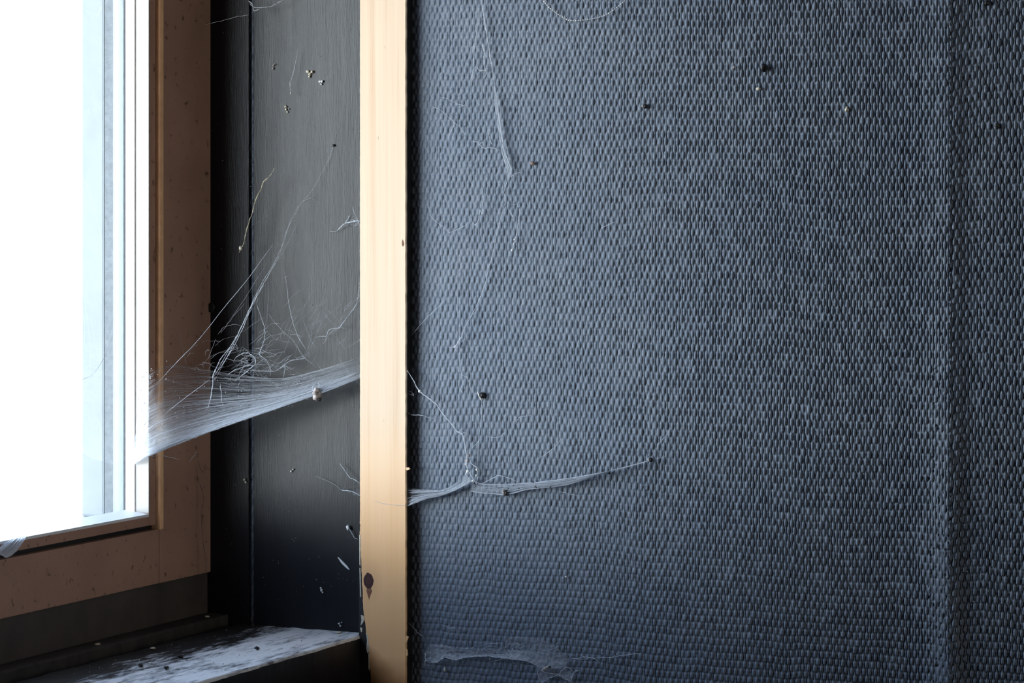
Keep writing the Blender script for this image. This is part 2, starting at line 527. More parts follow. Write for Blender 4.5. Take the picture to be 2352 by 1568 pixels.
XSEAM = at_y(2186, 450, YT).x
def weave_height(x, z, X, Z):
    """relief of the weave towards the room, metres; (x, z) count threads, (X, Z) are places on the wall"""
    r = np.random.default_rng(3)
    RA, RW, RP = r.random((512, 512)), r.random((512, 512)), r.random((512, 512))
    RX = r.random(512)
    sd = X - XSEAM
    full = 0.45 - 0.13 * sstep(-0.54, -0.38, X)      # threads lie flatter and fuller towards the batten
    c = np.floor(x / CW).astype(np.int32)
    H = np.zeros_like(X)
    for k in (-1, 0, 1):
        cc = c + k
        xc = (cc + 0.5) * CW + (RX[cc & 511] - 0.5) * 0.10 * CW
        ph = z / (2 * RH) + 0.5 * (cc & 1) + (RX[(cc * 7 + 13) & 511] - 0.5) * 0.05
        n = np.floor(ph).astype(np.int32)
        p = ph - n
        a, w, q = RA[cc & 511, n & 511], RW[cc & 511, n & 511], RP[cc & 511, n & 511]
        pp = p + (q - 0.5) * 0.06
        g = sstep(0.09, 0.16, pp) * (1 - sstep(0.42, 0.78, pp))
        gw = sstep(0.07, 0.14, pp) * (1 - sstep(0.42, 0.92, pp))
        wd = CW * (0.21 + (full + 0.16 * w) * gw)
        A = 0.00064 + (0.00020 + 0.00032 * a) * g
        xx = (x - xc - (q - 0.5) * 0.10 * CW) / wd
        H = np.maximum(H, A * np.sqrt(np.clip(1 - np.abs(xx) ** 3, 0, 1)))
    # every thread dips where a weft row ends
    H = H * (1 - 0.42 * np.exp(-(((z / RH - 0.08 + 0.5) % 1.0 - 0.5) / 0.13) ** 2))
    # paint lies thicker towards the batten, softening the relief
    relief = 0.74 + 0.62 * sstep(-0.54, -0.34, X)
    H = H * relief
    # weft showing between the warp threads
    ph = z / RH
    H = np.maximum(H, relief * 0.00012 * (0.5 + 0.5 * np.cos(2 * np.pi * (ph - 0.3))))
    # paint has filled some of the hollows
    fill = 0.00018 + 0.00030 * sstep(0.45, 0.95, vnoise(X * 480, Z * 240, 21)) + 0.00010 * vnoise(X * 900, Z * 700, 22)
    H = np.maximum(H, fill * relief) + 0.00004 * vnoise(X * 2500, Z * 2500, 23)
    # the seam: paint-clogged lap low down, a ridge falling away to the right
    low = sstep(ZC - 0.03, ZC - 0.17, Z)
    damp = np.exp(-((sd + 0.0045) / 0.0050) ** 2) * (0.25 + 0.55 * low)
    H = H * (1 - 0.75 * damp) + 0.0004 * damp
    pin = (vnoise(X * 900, Z * 700, 31) > 0.86) & (damp > 0.25)
    H = H - 0.0005 * pin
    ridge = 0.0026 * np.exp(-np.where(sd < 0, (sd / 0.011) ** 2, (sd / 0.0045) ** 2)) * (0.55 + 0.6 * low)
    cut = 0.0005 * np.exp(-((sd - 0.0012 - 0.0024 * (vnoise(Z * 130, Z * 0, 41) - 0.5)) / 0.0008) ** 2) * (0.4 + 0.6 * vnoise(Z * 200, Z * 0, 42))
    swell = 0.0012 * (vnoise(X * 14, Z * 9, 51) - 0.5)
    return H + ridge - cut + swell
def weave_sheet(c0, c1, r0, r1):
    # six mesh columns to a thread, seven mesh rows to a weft
    xs = (np.arange(c0 * 6, c1 * 6 + 1) / 6.0) * CW
    zs = (np.arange(r0 * 7, r1 * 7 + 1) / 7.0) * RH
    nx, nz = len(xs), len(zs)
    x, z = np.meshgrid(xs, zs)
    X = x - 0.00080 * (vnoise(x * 55 + 200, z * 16, 11) - 0.5) - 0.0003 * (vnoise(x * 240 + 400, z * 90, 17) - 0.5)
    Z = z - 0.0024 * (vnoise(x * 26 + 200, z * 14, 12) - 0.5) - 0.0009 * (vnoise(x * 130 + 300, z * 45, 16) - 0.5)
    # the two sheets are pulled into the seam: their threads slant there
    Z = Z - np.where(X > XSEAM, 0.0016, 0.0) * np.exp(-np.abs(X - XSEAM) / 0.004)
    Y = YT + 0.0004 - weave_height(x, z, X, Z)
    co = np.stack([X, Y, Z], -1).reshape(-1, 3).astype(np.float32)
    i = (np.arange(nz - 1)[:, None] * nx + np.arange(nx - 1)[None, :]).reshape(-1)
    q = np.stack([i, i + 1, i + nx + 1, i + nx], -1).astype(np.int32)
    me = bpy.data.meshes.new('woven_sheet')
    me.vertices.add(len(co))
    me.vertices.foreach_set('co', co.reshape(-1))
    me.loops.add(q.size)
    me.loops.foreach_set('vertex_index', q.reshape(-1))
    me.polygons.add(len(q))
    me.polygons.foreach_set('loop_start', (np.arange(len(q)) * 4).astype(np.int32))
    me.polygons.foreach_set('use_smooth', np.ones(len(q), dtype=bool))
    me.update(calc_edges=True)
    return link('woven_sheet', me, M_FAB, wall_front)
ZW0, ZW1 = ZC - 0.222, ZC + 0.094
XW0, XW1 = -0.5835, -0.296
C0, CS, C1 = math.floor(XW0 / CW), round(XSEAM / CW), math.ceil(XW1 / CW)
R0, R1 = math.floor(ZW0 / RH), math.ceil(ZW1 / RH)
s1 = weave_sheet(C0, CS, R0, R1)
s1['label'] = 'wide sheet of painted weave left of the vertical seam'
s2 = weave_sheet(CS, C1, R0, R1)
YO = YT - 0.0004
o = boxes('wallcovering', [(XR - 0.001, XW1 + 0.0005, YO, 1.1295, ZW1 + 0.0015, 2.4), (XR - 0.001, XW1 + 0.0005, YO, 1.1295, 0.0, ZW0 - 0.0015), (XW1 + 0.0005, 2.2, YO, 1.1295, 0.0, 2.4)], M_WALLP, wall_front)
s2['label'] = 'narrow sheet of painted weave right of the vertical seam'

# ------------------------------------------------------------------ window
win = tag(empty('window_1'), 'small window with brown wooden frame and bright white daylight behind its glass', 'window', None, 'structure')
ZT = GZ1
def strip_y(name, X0, X1, y0, y1, z0, z1, mat, bevel=0.0004):
    return boxes(name, [(X0, X1, y0, y1, z0, z1)], mat, win, bevel)
Y_GROOVE = 1.0840
strip_y('right_stile', XF - 0.030, XF, Y_GROOVE, 1.1285, ZC - 0.1719, ZT + 0.06, M_BROWN)
strip_y('bottom_rail', XF - 0.030, XF - 0.0002, 0.67, Y_GROOVE - 0.0001, ZC - 0.1719, ZC - 0.1478, M_BROWN, 0.0005)
strip_y('left_stile', XF - 0.030, XF, 0.67, GY0 - 0.008, ZC - 0.1477, ZT + 0.06, M_BROWN)
strip_y('top_rail', XF - 0.030, XF, GY0 - 0.008, Y_GROOVE, ZT + 0.010, ZT + 0.06, M_BROWN)
# sash bead between the glass and the frame, mitred; slightly set back
strip_y('side_bead', XF - 0.0125, XF - 0.0008, GY1 + 0.0004, 1.0820, ZC - 0.1456, ZT + 0.006, M_BROWN)
strip_y('bottom_bead', XF - 0.0125, XF - 0.0008, GY0 - 0.006, GY1 + 0.0003, ZC - 0.1456, ZC - 0.1405, M_BROWN)
# raw wood edge glowing in the groove
eo = strip_y('raw_edge', XF - 0.004, XF + 0.0011, 1.0824, 1.0860, ZC - 0.1480, ZT + 0.006, M_RAWEDGE, 0.0009)
eo['label'] = 'thin strip of raw orange wood along the groove'
# dark groove floors
strip_y('groove_strip', XF - 0.020, XF - 0.0035, GY0 - 0.006, 1.0860, ZC - 0.1482, ZC - 0.1450, M_BLACKPAINT, 0.0)
# pale beads facing into the glass opening
cb = strip_y('glazing_bead', XF - 0.0076, XF - 0.0006, GY1 - 0.0002, GY1 + 0.0006, GZ0, ZT, M_CREAM, 0.0002)
cb['label'] = 'cream inner glazing bead'
wb = strip_y('glazing_bead', XF - 0.0125, XF - 0.0076, GY1 - 0.0008, GY1 + 0.0006, GZ0 + 0.0004, ZT, M_WHITE, 0.0002)
wb['label'] = 'white outer glazing bead'
bv = [(XF - 0.0006, GY0, GZ0 - 0.0004), (XF - 0.0006, GY1, GZ0 - 0.0004), (XF - 0.0125, GY1, GZ0 + 0.0010), (XF - 0.0125, GY0, GZ0 + 0.0010)]
bv += [(x, y, z - 0.0012) for x, y, z in bv]
bb = mesh_from('glazing_bead', bv, [(0, 1, 2, 3), (7, 6, 5, 4), (0, 4, 5, 1), (1, 5, 6, 2), (2, 6, 7, 3), (3, 7, 4, 0)], M_WHITE, win)
bb['label'] = 'white sloping bottom glazing bead'
strip_y('glass_pane', XF - 0.0155, XF - 0.0127, GY0 - 0.004, GY1 - 0.0014, GZ0 - 0.002, ZT + 0.003, M_GLASS, 0.0)
strip_y('glass_spacer', XF - 0.0132, XF - 0.0126, GY1 - 0.0012, GY1 + 0.006, GZ0, ZT, M_OUTERG, 0.0)['label'] = 'thin grey line where the pane meets its bead'
# outer part of the frame seen through the glass
strip_y('outer_stile', -0.7056, XF - 0.0133, GY1 - 0.0012, GY1 + 0.012, GZ0 - 0.003, ZT + 0.03, M_OUTER, 0.0001)['label'] = 'pale outer frame edge behind the glass'
strip_y('outer_stile', -0.7102, -0.7057, GY1 - 0.0008, GY1 + 0.012, GZ0 - 0.003, ZT + 0.03, M_OUTERG, 0.0)['label'] = 'rough grey outer strip behind the glass'
strip_y('outer_stile', -0.7228, -0.7103, GY1 - 0.0012, GY1 + 0.012, GZ0 - 0.003, ZT + 0.03, M_OUTERB, 0.0012)['label'] = 'pale blue outer stile behind the glass'
strip_y('outer_rail', -0.7228, XF - 0.0157, 0.67, GY1 + 0.012, GZ0 - 0.03, GZ0 - 0.0031, M_OUTER, 0.0)
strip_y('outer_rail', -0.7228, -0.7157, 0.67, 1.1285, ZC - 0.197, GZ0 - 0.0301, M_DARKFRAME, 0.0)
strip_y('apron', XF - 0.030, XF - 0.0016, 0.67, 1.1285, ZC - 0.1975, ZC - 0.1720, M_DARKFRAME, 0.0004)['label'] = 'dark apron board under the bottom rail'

# ------------------------------------------------------------------ reveal boards and sill
rev = tag(empty('trim_1'), 'black reveal boards between the brown window frame and the pine batten', 'reveal', None, 'structure')
XG0, XG1 = at_y(570, 700, YR).x, at_y(582, 700, YR).x
boxes('reveal_board', [(XF - 0.002, XG0, YR + 0.0006, 1.1286, ZC - 0.1974, ZC + 0.335)], M_BOARD, rev, 0.0003)['label'] = 'narrow black board against the window frame'
boxes('reveal_board', [(XG1, XS + 0.004, YR, 1.1286, ZC - 0.1960, ZC + 0.335)], M_BOARD, rev, 0.0003)['label'] = 'wide smooth black board beside the batten'

sill = tag(empty('trim_2'), 'black window sill with a worn dusty front edge under the window', 'sill', None, 'structure')
ZS = ZC - 0.1946
def sill_board():
    ny, nx = 260, 34
    ys = np.linspace(0.64, 1.1264, ny)
    xb, xf = -0.6715, XS
    V, F = [], []
    er = 0.0009 * (vnoise(ys * 130, ys * 0, 61) - 0.5) + 0.0007 * (vnoise(ys * 600, ys * 0, 62) - 0.5)
    for j, y in enumerate(ys):
        for i in range(nx):
            t = i / (nx - 1)
            x = xb + (xf - xb + er[j]) * t
            V.append([x, y, ZS])
    V = np.array(V)
    V[:, 2] += 0.0005 * (vnoise(V[:, 0] * 260, V[:, 1] * 90, 63) - 0.5) + 0.0003 * (vnoise(V[:, 0] * 1100, V[:, 1] * 500, 64) - 0.5)
    V = [tuple(p) for p in V]
    for j in range(ny - 1):
        for i in range(nx - 1):
            a = j * nx + i
            F.append((a, a + 1, a + nx + 1, a + nx))
    top = len(V)
    for j, y in enumerate(ys):       # front face, rounded under, and underside
        e = V[j * nx + nx - 1]
        V += [(e[0] + 0.0003, y, ZS - 0.0012), (XS + er[j] * 0.5, y, ZS - 0.004), (XS, y, ZS - 0.0225), (xb, y, ZS - 0.0225)]
    for j in range(ny - 1):
        r0, r1 = top + j * 4, top + j * 4 + 4
        a, b = j * nx + nx - 1, (j + 1) * nx + nx - 1
        F += [(a, r0, r1, b), (r0, r0 + 1, r1 + 1, r1), (r0 + 1, r0 + 2, r1 + 2, r1 + 1), (r0 + 2, r0 + 3, r1 + 3, r1 + 2), (r0 + 3, j * nx, (j + 1) * nx, r1 + 3)]
    o = mesh_from('sill_board', V, F, M_SILL, sill, True)
    o.data.materials.append(M_BLACKPAINT)
    idx = np.zeros(len(o.data.polygons), dtype=np.int32)
    nt = (ny - 1) * (nx - 1)
    k = np.arange(nt, len(idx))
    idx[k[(k - nt) % 5 >= 1]] = 1
    o.data.polygons.foreach_set('material_index', idx)
    return o
sill_board()['label'] = 'dusty sill board with chipped front edge'
boxes('ledge_strip', [(XF - 0.002, -0.6768, 0.64, 1.1264, ZC - 0.1970, ZC - 0.1905)], M_LEDGE, sill, 0.0008)['label'] = 'dirty black ledge behind the sill groove'
boxes('groove_floor', [(-0.6780, -0.6700, 0.64, 1.1264, ZC - 0.2170, ZC - 0.2040)], M_BLACKPAINT, sill)
# crumbs lying on the sill
def on_sill(u, v):
    return at_z(u, v, ZS + 0.0004)

# ------------------------------------------------------------------ pine batten
batten = tag(empty('pine_batten'), 'upright raw pine batten with a dark knot, between black reveal and woven wall', 'batten')
def batten_mesh():
    zs = np.linspace(ZC - 0.30, ZC + 0.16, 460)
    VL, VR = [], []
    V, F = [], []
    for z in zs:
        v = HZ - (z - ZC) * FPX / 1.268
        ul = 827.0
        for a, b, ua, ub in ((1240, 1400, 827, 834), (1400, 1470, 834, 843), (1470, 1545, 843, 851), (1545, 3000, 851, 853)):
            if v > a:
                ul = ua + (ub - ua) * min(1, (v - a) / (b - a))
        jl = 0.00016 * (float(vnoise(np.array([z * 900]), np.array([0.5]), 71)[0]) - 0.5) * (3 if v > 1200 else 1)
        jr = 0.00030 * (float(vnoise(np.array([z * 500]), np.array([0.5]), 72)[0]) - 0.5)
        xl = at_y(ul, 450, YB).x + jl
        xr = at_y(933, 450, YB).x + jr
        V += [(xl, YB, z), (xl + 0.0003, YB - 0.0002, z), (xr - 0.0004, YB - 0.0002, z), (xr, YB + 0.0001, z), (xr - 0.0002, YB + 0.0012, z), (xl + 0.0006, YB + 0.0012, z)]
    n = len(zs)
    for i in range(n - 1):
        for s in range(6):
            a, b = i * 6 + s, i * 6 + (s + 1) % 6
            F.append((a, b, b + 6, a + 6))
    F.append(tuple(range(5, -1, -1)))
    F.append(tuple((n - 1) * 6 + s for s in range(6)))
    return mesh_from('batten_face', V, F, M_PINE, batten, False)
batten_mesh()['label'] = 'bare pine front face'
XR = at_y(933, 450, YB).x
boxes('painted_body', [(XS, XR - 0.0003, YB + 0.0010, 1.1262, ZC - 0.30, ZC + 0.16)], M_BLACKPAINT, batten, 0.0002)['label'] = 'black painted sides of the batten'
bl = []
zs = [ZC + (HZ - v) / FPX * 1.268 for v in (1230, 1320, 1400, 1470, 1545, 1700, 1950)]
ws = [826.5, 830, 834, 843, 851, 853, 853]
V, F = [], []
for z, u in zip(zs, ws):
    xr = at_y(u, 450, YB).x + 0.0003
    for y in (YB - 0.0001, YB + 0.0012):
        V += [(XS - 0.0003, y, z), (xr, y, z)]
for i in range(len(zs) - 1):
    a = i * 4
    F += [(a, a + 4, a + 5, a + 1), (a + 1, a + 5, a + 7, a + 3), (a + 3, a + 7, a + 6, a + 2), (a + 2, a + 6, a + 4, a)]
mesh_from('paint_edge', V, F, M_BLACKPAINT, batten)['label'] = 'black paint left on the lower left edge'
def chip(pix, name, mat, parent, depth=0.0004, Y=YB - 0.0003):
    """flat ragged flake with thickness, outlined at its place on a surface facing the room"""
    P = [at_y(u, v, Y) for u, v in pix]
    n = len(P)
    Vv = [tuple(p) for p in P] + [(p.x, p.y + depth, p.z) for p in P]
    Ff = [tuple(range(n)), tuple(range(2 * n - 1, n - 1, -1))] + [(i, (i + 1) % n, (i + 1) % n + n, i + n) for i in range(n)]
    o = mesh_from(name, Vv, Ff, mat, parent)
    bm = bmesh.new()
    bm.from_mesh(o.data)
    bmesh.ops.recalc_face_normals(bm, faces=bm.faces)
    bm.to_mesh(o.data)
    bm.free()
    return o
for pix in ([(829, 1412), (835, 1414), (836, 1424), (832, 1432), (828, 1436), (830, 1424)],
            [(827, 1440), (832, 1442), (831, 1452), (828, 1449)],
            [(840, 1452), (845, 1458), (847, 1480), (849, 1492), (844, 1500), (841, 1490), (843, 1470)],
            [(846, 1500), (848, 1502), (849, 1540), (846, 1534)],
            [(825, 1228), (828, 1228), (827.5, 1300), (825.6, 1296)],
            [(825.6, 1304), (827.6, 1304), (829.5, 1372), (827, 1368)]):
    chip(pix, 'paint_chip', M_CRUMB, batten)
for pix in ([(931, 1462), (934, 1460), (938, 1462), (933, 1476), (931, 1474)], [(931, 1488), (935, 1492), (936, 1504), (932, 1508)],
            [(931, 1074), (938, 1073), (942, 1077), (934, 1080)]):
    chip(pix, 'splinter', M_PINE, batten, 0.0006)

# ------------------------------------------------------------------ cobwebs
def add_sheet(name, lower, upper, mat, parent, dens, nu=90, nv=18, bumpy=0.0004, seed=0):
    """silk sheet between two 3D edges; dens(s, t) gives how closely it is spun"""
    lo, up = resample(lower, nu), resample(upper, nu)
    V, D, UV = [], [], []
    for j in range(nv):
        t = j / (nv - 1)
        for i in range(nu):
            s = i / (nu - 1)
            p = lo[i].lerp(up[i], t)
            sag = math.sin(math.pi * s) * math.sin(math.pi * t)
            p = p + Vector((0, 0.002 * sag, -0.001 * sag)) + Vector((0, random.gauss(0, bumpy), random.gauss(0, bumpy * 0.5)))
            V.append(p)
            D.append(dens(s, t))
            UV.append((s + seed, t, 0.0))
    F = [(j * nu + i, j * nu + i + 1, (j + 1) * nu + i + 1, (j + 1) * nu + i) for j in range(nv - 1) for i in range(nu - 1)]
    o = mesh_from(name, V, F, mat, parent, True)
    o.data.attributes.new('spun', 'FLOAT', 'POINT').data.foreach_set('value', D)
    o.data.attributes.new('sheet_uv', 'FLOAT_VECTOR', 'POINT').data.foreach_set('vector', [c for p in UV for c in p])
    return o
def resample(pts, n):
    P = smooth_path(list(pts), 8)
    L = [0.0]
    for a, b in zip(P, P[1:]):
        L.append(L[-1] + (b - a).length)
    out, k = [], 0
    for i in range(n):
        d = L[-1] * i / (n - 1)
        while k < len(L) - 2 and L[k + 1] < d:
            k += 1
        t = (d - L[k]) / max(1e-9, L[k + 1] - L[k])
        out.append(P[k].lerp(P[k + 1], min(1, max(0, t))))
    return out
def sheet_strands(tb, lower, upper, count, power, r, span=(0.2, 1.0), drift=0.12, wob=0.00012, tmax=1.0):
    n = 120
    lo, up = resample(lower, n), resample(upper, n)
    for _ in range(count):
        t0 = (random.random() ** power) * tmax
        t1 = min(1.0, max(0.0, t0 + random.gauss(0, drift)))
        ln = random.uniform(*span)
        a = random.uniform(-0.1, 1.1 - ln)
        a, b = max(0, a), min(1, a + ln)
        m = max(5, int(30 * (b - a)))
        pts = []
        lift = random.uniform(-0.0012, 0.0012)
        for i in range(m + 1):
            q = i / m
            s = a + (b - a) * q
            k = s * (n - 1)
            k0 = min(n - 2, int(k))
            t = t0 + (t1 - t0) * q
            p = lo[k0].lerp(lo[k0 + 1], k - k0).lerp(up[k0].lerp(up[k0 + 1], k - k0), t)
            pts.append(p + Vector((random.gauss(0, wob), lift + random.gauss(0, wob), random.gauss(0, wob))))
        tb.add(pts, r * random.uniform(0.6, 1.4), 3)
def specks(name, pts, rmin, rmax, mat, parent=None, squash=(1, 1, 1)):
    V, F = [], []
    for p in pts:
        r = random.uniform(rmin, rmax)
        b = len(V)
        for d in ((1, 0, 0), (-1, 0, 0), (0, 1, 0), (0, -1, 0), (0, 0, 1), (0, 0, -1)):
            k = r * random.uniform(0.7, 1.3)
            V.append((p.x + d[0] * k, p.y + d[1] * k, p.z + d[2] * k))
        for f in ((0, 2, 4), (2, 1, 4), (1, 3, 4), (3, 0, 4), (2, 0, 5), (1, 2, 5), (3, 1, 5), (0, 3, 5)):
            F.append(tuple(b + i for i in f))
    return mesh_from(name, V, F, mat, parent, False, 'stuff')

# --- the big sheet web across the niche
web = tag(empty('cobweb'), 'large dusty sheet cobweb strung from window bead across niche to pine batten', 'cobweb')
low = [at_y(306, 1068, 1.0740), at_x(345, 1046, -0.682), at_d(470, 996, 1.270), at_d(640, 937, 1.270), at_d(740, 902, 1.270), at_y(828, 868, YB + 0.0005)]
upp = [at_x(318, 880, XF + 0.0008), at_x(380, 838, XF + 0.0012), at_d(462, 846, 1.292), at_d(560, 862, 1.293), at_d(650, 868, 1.288), at_d(740, 848, 1.280), at_y(828, 820, YB + 0.0005)]
def densA(s, t):
    right = max(0.0, (s - 0.55) / 0.45)
    d = 1.25 * math.exp(-t * 4.5) + 0.20 * (1 - t) + 0.03
    if s < 0.28:
        d = d * 1.0 + 0.22 * math.exp(-((t - 0.45) / 0.35) ** 2)
    d *= (0.95 - 0.25 * right)
    return max(0.0, d) * min(1.0, (1 - t) * 4 + right)
add_sheet('silk_sheet', low, upp, M_SHEET, web, densA, 110, 22)
tb = Tubes()
sheet_strands(tb, low, upp, 420, 1.9, 0.000036, (0.15, 0.9), 0.12, 0.00007)
tb.build('sheet_strands', M_FINE, web, 'stuff')
tb = Tubes()
sheet_strands(tb, low, upp, 26, 4.0, 0.00011, (0.4, 1.0), 0.05, 0.00005, 0.5)
# tight hem along the lower edge
for k in range(5):
    pts = [p + Vector((0, random.uniform(-0.0006, 0.0006), random.uniform(0, 0.0012))) for p in resample(low, 60)]
    tb.add(pts, 0.00012, 3)
tb.build('hem_strands', M_THREAD, web, 'stuff')
def thread(pix, r, d0, d1=None, mat=None, parent=None, lumpy=0.3, name='thread', wob=0.00008):
    d1 = d0 if d1 is None else d1
    n = len(pix)
    pts = [at_d(u, v, d0 + (d1 - d0) * i / (n - 1)) for i, (u, v) in enumerate(pix)]
    return one_tube(name, pts, r, mat or M_THREAD, parent, lumpy, 5, wob, 4)
thread([(477, 938), (482, 920), (486, 903), (489, 880), (489, 863), (497, 845), (505, 826), (516, 812), (528, 797), (546, 767), (564, 731), (586, 685), (603, 656), (621, 624), (643, 585)], 0.00022, 1.272, 1.288, parent=web, lumpy=0.5)
thread([(489, 866), (510, 838), (527, 812), (548, 774), (568, 728), (588, 686), (606, 654)], 0.00015, 1.273, 1.288, parent=web)
thread([(494, 872), (520, 822), (545, 772), (570, 716), (600, 652), (628, 606), (648, 566), (668, 505), (690, 466)], 0.00010, 1.274, 1.292, parent=web)
thread([(500, 850), (525, 805), (540, 790), (546, 803)], 0.00010, 1.274, 1.280, parent=web)
thread([(593, 684), (591, 699), (603, 738), (609, 760), (605, 788), (596, 813), (611, 826), (620, 845), (621, 863)], 0.00012, 1.284, 1.278, parent=web, lumpy=0.5)
thread([(609, 757), (620, 768), (632, 778), (650, 784), (675, 786)], 0.00007, 1.284, 1.286, M_FINE, web)
thread([(657, 642), (661, 678), (668, 721), (682, 767), (693, 788), (702, 801)], 0.00011, 1.288, 1.282, parent=web)
thread([(657, 642), (655, 636), (661, 634)], 0.00014, 1.288, 1.288, parent=web)
thread([(616, 649), (614, 721), (606, 760), (590, 800)], 0.00005, 1.286, 1.282, M_FINE, web)
thread([(616, 721), (643, 753), (675, 785), (696, 817), (728, 845)], 0.00009, 1.286, 1.279, M_FINE, web)
thread([(632, 853), (653, 838), (664, 830), (678, 826), (703, 822)], 0.00012, 1.280, 1.282, parent=web, lumpy=0.6)
thread([(650, 870), (654, 850), (653, 838)], 0.00008, 1.278, 1.280, parent=web)
thread([(539, 876), (552, 864), (564, 856), (576, 845), (586, 835), (585, 822), (575, 813), (564, 810), (545, 818), (536, 830)], 0.00014, 1.276, 1.284, parent=web, lumpy=0.8)
thread([(564, 852), (600, 852), (632, 853)], 0.00009, 1.278, 1.280, parent=web)
thread([(520, 862), (540, 850), (560, 842), (586, 838), (612, 836)], 0.00012, 1.276, 1.282, parent=web, lumpy=0.8)
thread([(506, 880), (508, 905), (509, 925)], 0.00011, 1.273, 1.272, parent=web, lumpy=0.6)
thread([(725, 774), (738, 772), (750, 771), (757, 756), (778, 753), (784, 746), (800, 724), (818, 699), (823, 670), (825, 649)], 0.00010, 1.284, 1.272, parent=web, lumpy=0.6)
thread([(784, 746), (788, 754), (798, 755)], 0.00012, 1.278, 1.278, parent=web)
thread([(742, 790), (757, 766), (772, 756)], 0.00007, 1.283, 1.279, M_FINE, web)
thread([(346, 897), (400, 838), (461, 774), (515, 706), (568, 642), (600, 598), (627, 560)], 0.00013, 1.268, 1.290, parent=web, lumpy=0.2, wob=0.00003)
thread([(371, 958), (410, 925), (454, 892), (482, 871)], 0.00009, 1.266, 1.272, parent=web, lumpy=0.2, wob=0.00003)
thread([(404, 721), (414, 781), (429, 838)], 0.00008, 1.290, 1.284, M_FINE, web)
thread([(507, 765), (535, 728), (562, 696)], 0.00007, 1.284, 1.288, M_FINE, web)
thread([(479, 824), (487, 800), (496, 778)], 0.00008, 1.284, 1.288, M_FINE, web)
thread([(520, 745), (560, 690), (590, 640), (616, 600)], 0.00005, 1.285, 1.291, M_FINE, web)
thread([(640, 600), (660, 560), (680, 520)], 0.00006, 1.290, 1.292, M_FINE, web)
thread([(643, 585), (654, 540), (673, 501), (693, 465), (715, 440), (740, 395), (760, 352), (779, 283)], 0.00007, 1.288, 1.2835, M_FINE, web, wob=0.00004)
thread([(693, 465), (715, 455), (742, 469)], 0.00006, 1.290, 1.287, M_FINE, web)
thread([(348, 1048), (365, 1046), (383, 1048), (415, 1055)], 0.00011, 1.268, 1.280, parent=web, lumpy=0.5)
thread([(436, 1060), (441, 1052), (446, 1046), (452, 1036)], 0.00014, 1.294, 1.296, parent=web, lumpy=0.6)
tb = Tubes()                                            # tangle at the back of the sheet
for k in range(95):
    u, v = random.gauss(560, 60), random.gauss(835, 26)
    a = random.uniform(-0.9, 0.5)
    L = random.uniform(15, 70)
    pts = [at_d(u + math.cos(a) * L * q + random.gauss(0, 2.5), v + math.sin(a) * L * q + random.gauss(0, 3.0) - 6 * math.sin(q * 3.14), random.uniform(1.276, 1.289)) for q in (0, 0.33, 0.66, 1)]
    tb.add(smooth_path(pts, 5, 0.0001), random.uniform(0.00004, 0.00009), 3)
for k in range(40):
    u = random.uniform(640, 800)
    v = random.uniform(690, 830) + (800 - u) * 0.1
    L = random.uniform(20, 80)
    a = random.uniform(-1.4, -0.5) if random.random() < 0.7 else random.uniform(0.3, 1.2)
    pts = [at_d(u + math.cos(a) * L * q + random.gauss(0, 2), v + math.sin(a) * L * q + random.gauss(0, 2), 1.286 - 0.010 * max(0, (u - 640) / 170)) for q in (0, 0.5, 1)]
    tb.add(smooth_path(pts, 5, 0.00006), random.uniform(0.00003, 0.00006), 3)
tb.build('tangle', M_FINE, web, 'stuff')
LO, UP = resample(low, 100), resample(upp, 100)
pts = []
for k in range(190):
    s = random.random() ** 1.5 * 0.8
    t = random.random() ** 0.8
    i = int(s * 99)
    pts.append(LO[i].lerp(UP[i], t * 1.05) + Vector((0.001, -0.0006, random.gauss(0, 0.0015))))
specks('caught_dust', pts, 0.00010, 0.00036, M_DUST, web)

# --- withered husk hanging from the sheet
husk = tag(empty('insect_husk'), 'shrivelled grey insect husk hanging under the sheet cobweb near the batten', 'insect')
lump([(at_d(728, 897, 1.270), 0.0014), (at_d(724, 904, 1.269), 0.0012), (at_d(733, 905, 1.270), 0.0012), (at_d(727, 913, 1.269), 0.0014)], 'body', M_HUSK, husk, 0.35)
lump([(at_d(734, 917, 1.2685), 0.0009)], 'dark_end', M_DARKBIT, husk, 0.2)
thread([(731, 878), (733, 886), (729, 894)], 0.00016, 1.271, 1.270, M_THREAD, husk, 0.6, 'hanging_thread')
thread([(720, 900), (717, 890), (722, 884)], 0.00012, 1.271, 1.270, M_THREAD, husk, 0.6, 'hanging_thread')

# --- smaller webs on the reveal boards
def web_thing(name, label, cat='cobweb', group=None):
    return tag(empty(name), label, cat, group)
t = web_thing('dangling_thread', 'yellowish beaded thread dangling slantwise across the groove of the black reveal', 'thread')
thread([(630, 386), (620, 404), (606, 417), (599, 434), (587, 459), (581, 484), (572, 509), (564, 536), (559, 562), (552, 570), (550, 580)], 0.00016, 1.286, 1.292, M_YELLOW, t, 1.0)
lump([(at_d(552, 570, 1.291), 0.0007)], 'bead', M_CRUMB, t, 0.3, squash=(1, 0.8, 1.4))
lump([(at_d(581, 485, 1.289), 0.0003), (at_d(606, 417, 1.287), 0.0003), (at_d(564, 540, 1.290), 0.00032)], 'bead', M_CRUMB, t, 0.3)
t = web_thing('dangling_thread', 'short pale thread hanging near the top of the black reveal board', 'thread')
thread([(683, 111), (677, 153), (670, 180), (666, 191), (668, 214)], 0.00012, 1.2895, 1.2895, M_FINE, t, 0.8)
lump([(at_d(668, 214, 1.2893), 0.0004)], 'bead', M_DUST, t, 0.3)
t = web_thing('cobweb', 'little torn cobweb at the very top of the reveal groove')
thread([(471, 57), (499, 50), (547, 38), (572, 34)], 0.00009, 1.298, 1.292, M_FINE, t)
thread([(574, 8), (585, 17), (608, 17), (627, 13), (649, 0), (662, -12)], 0.00016, 1.292, 1.289, M_FINE, t, 0.8)
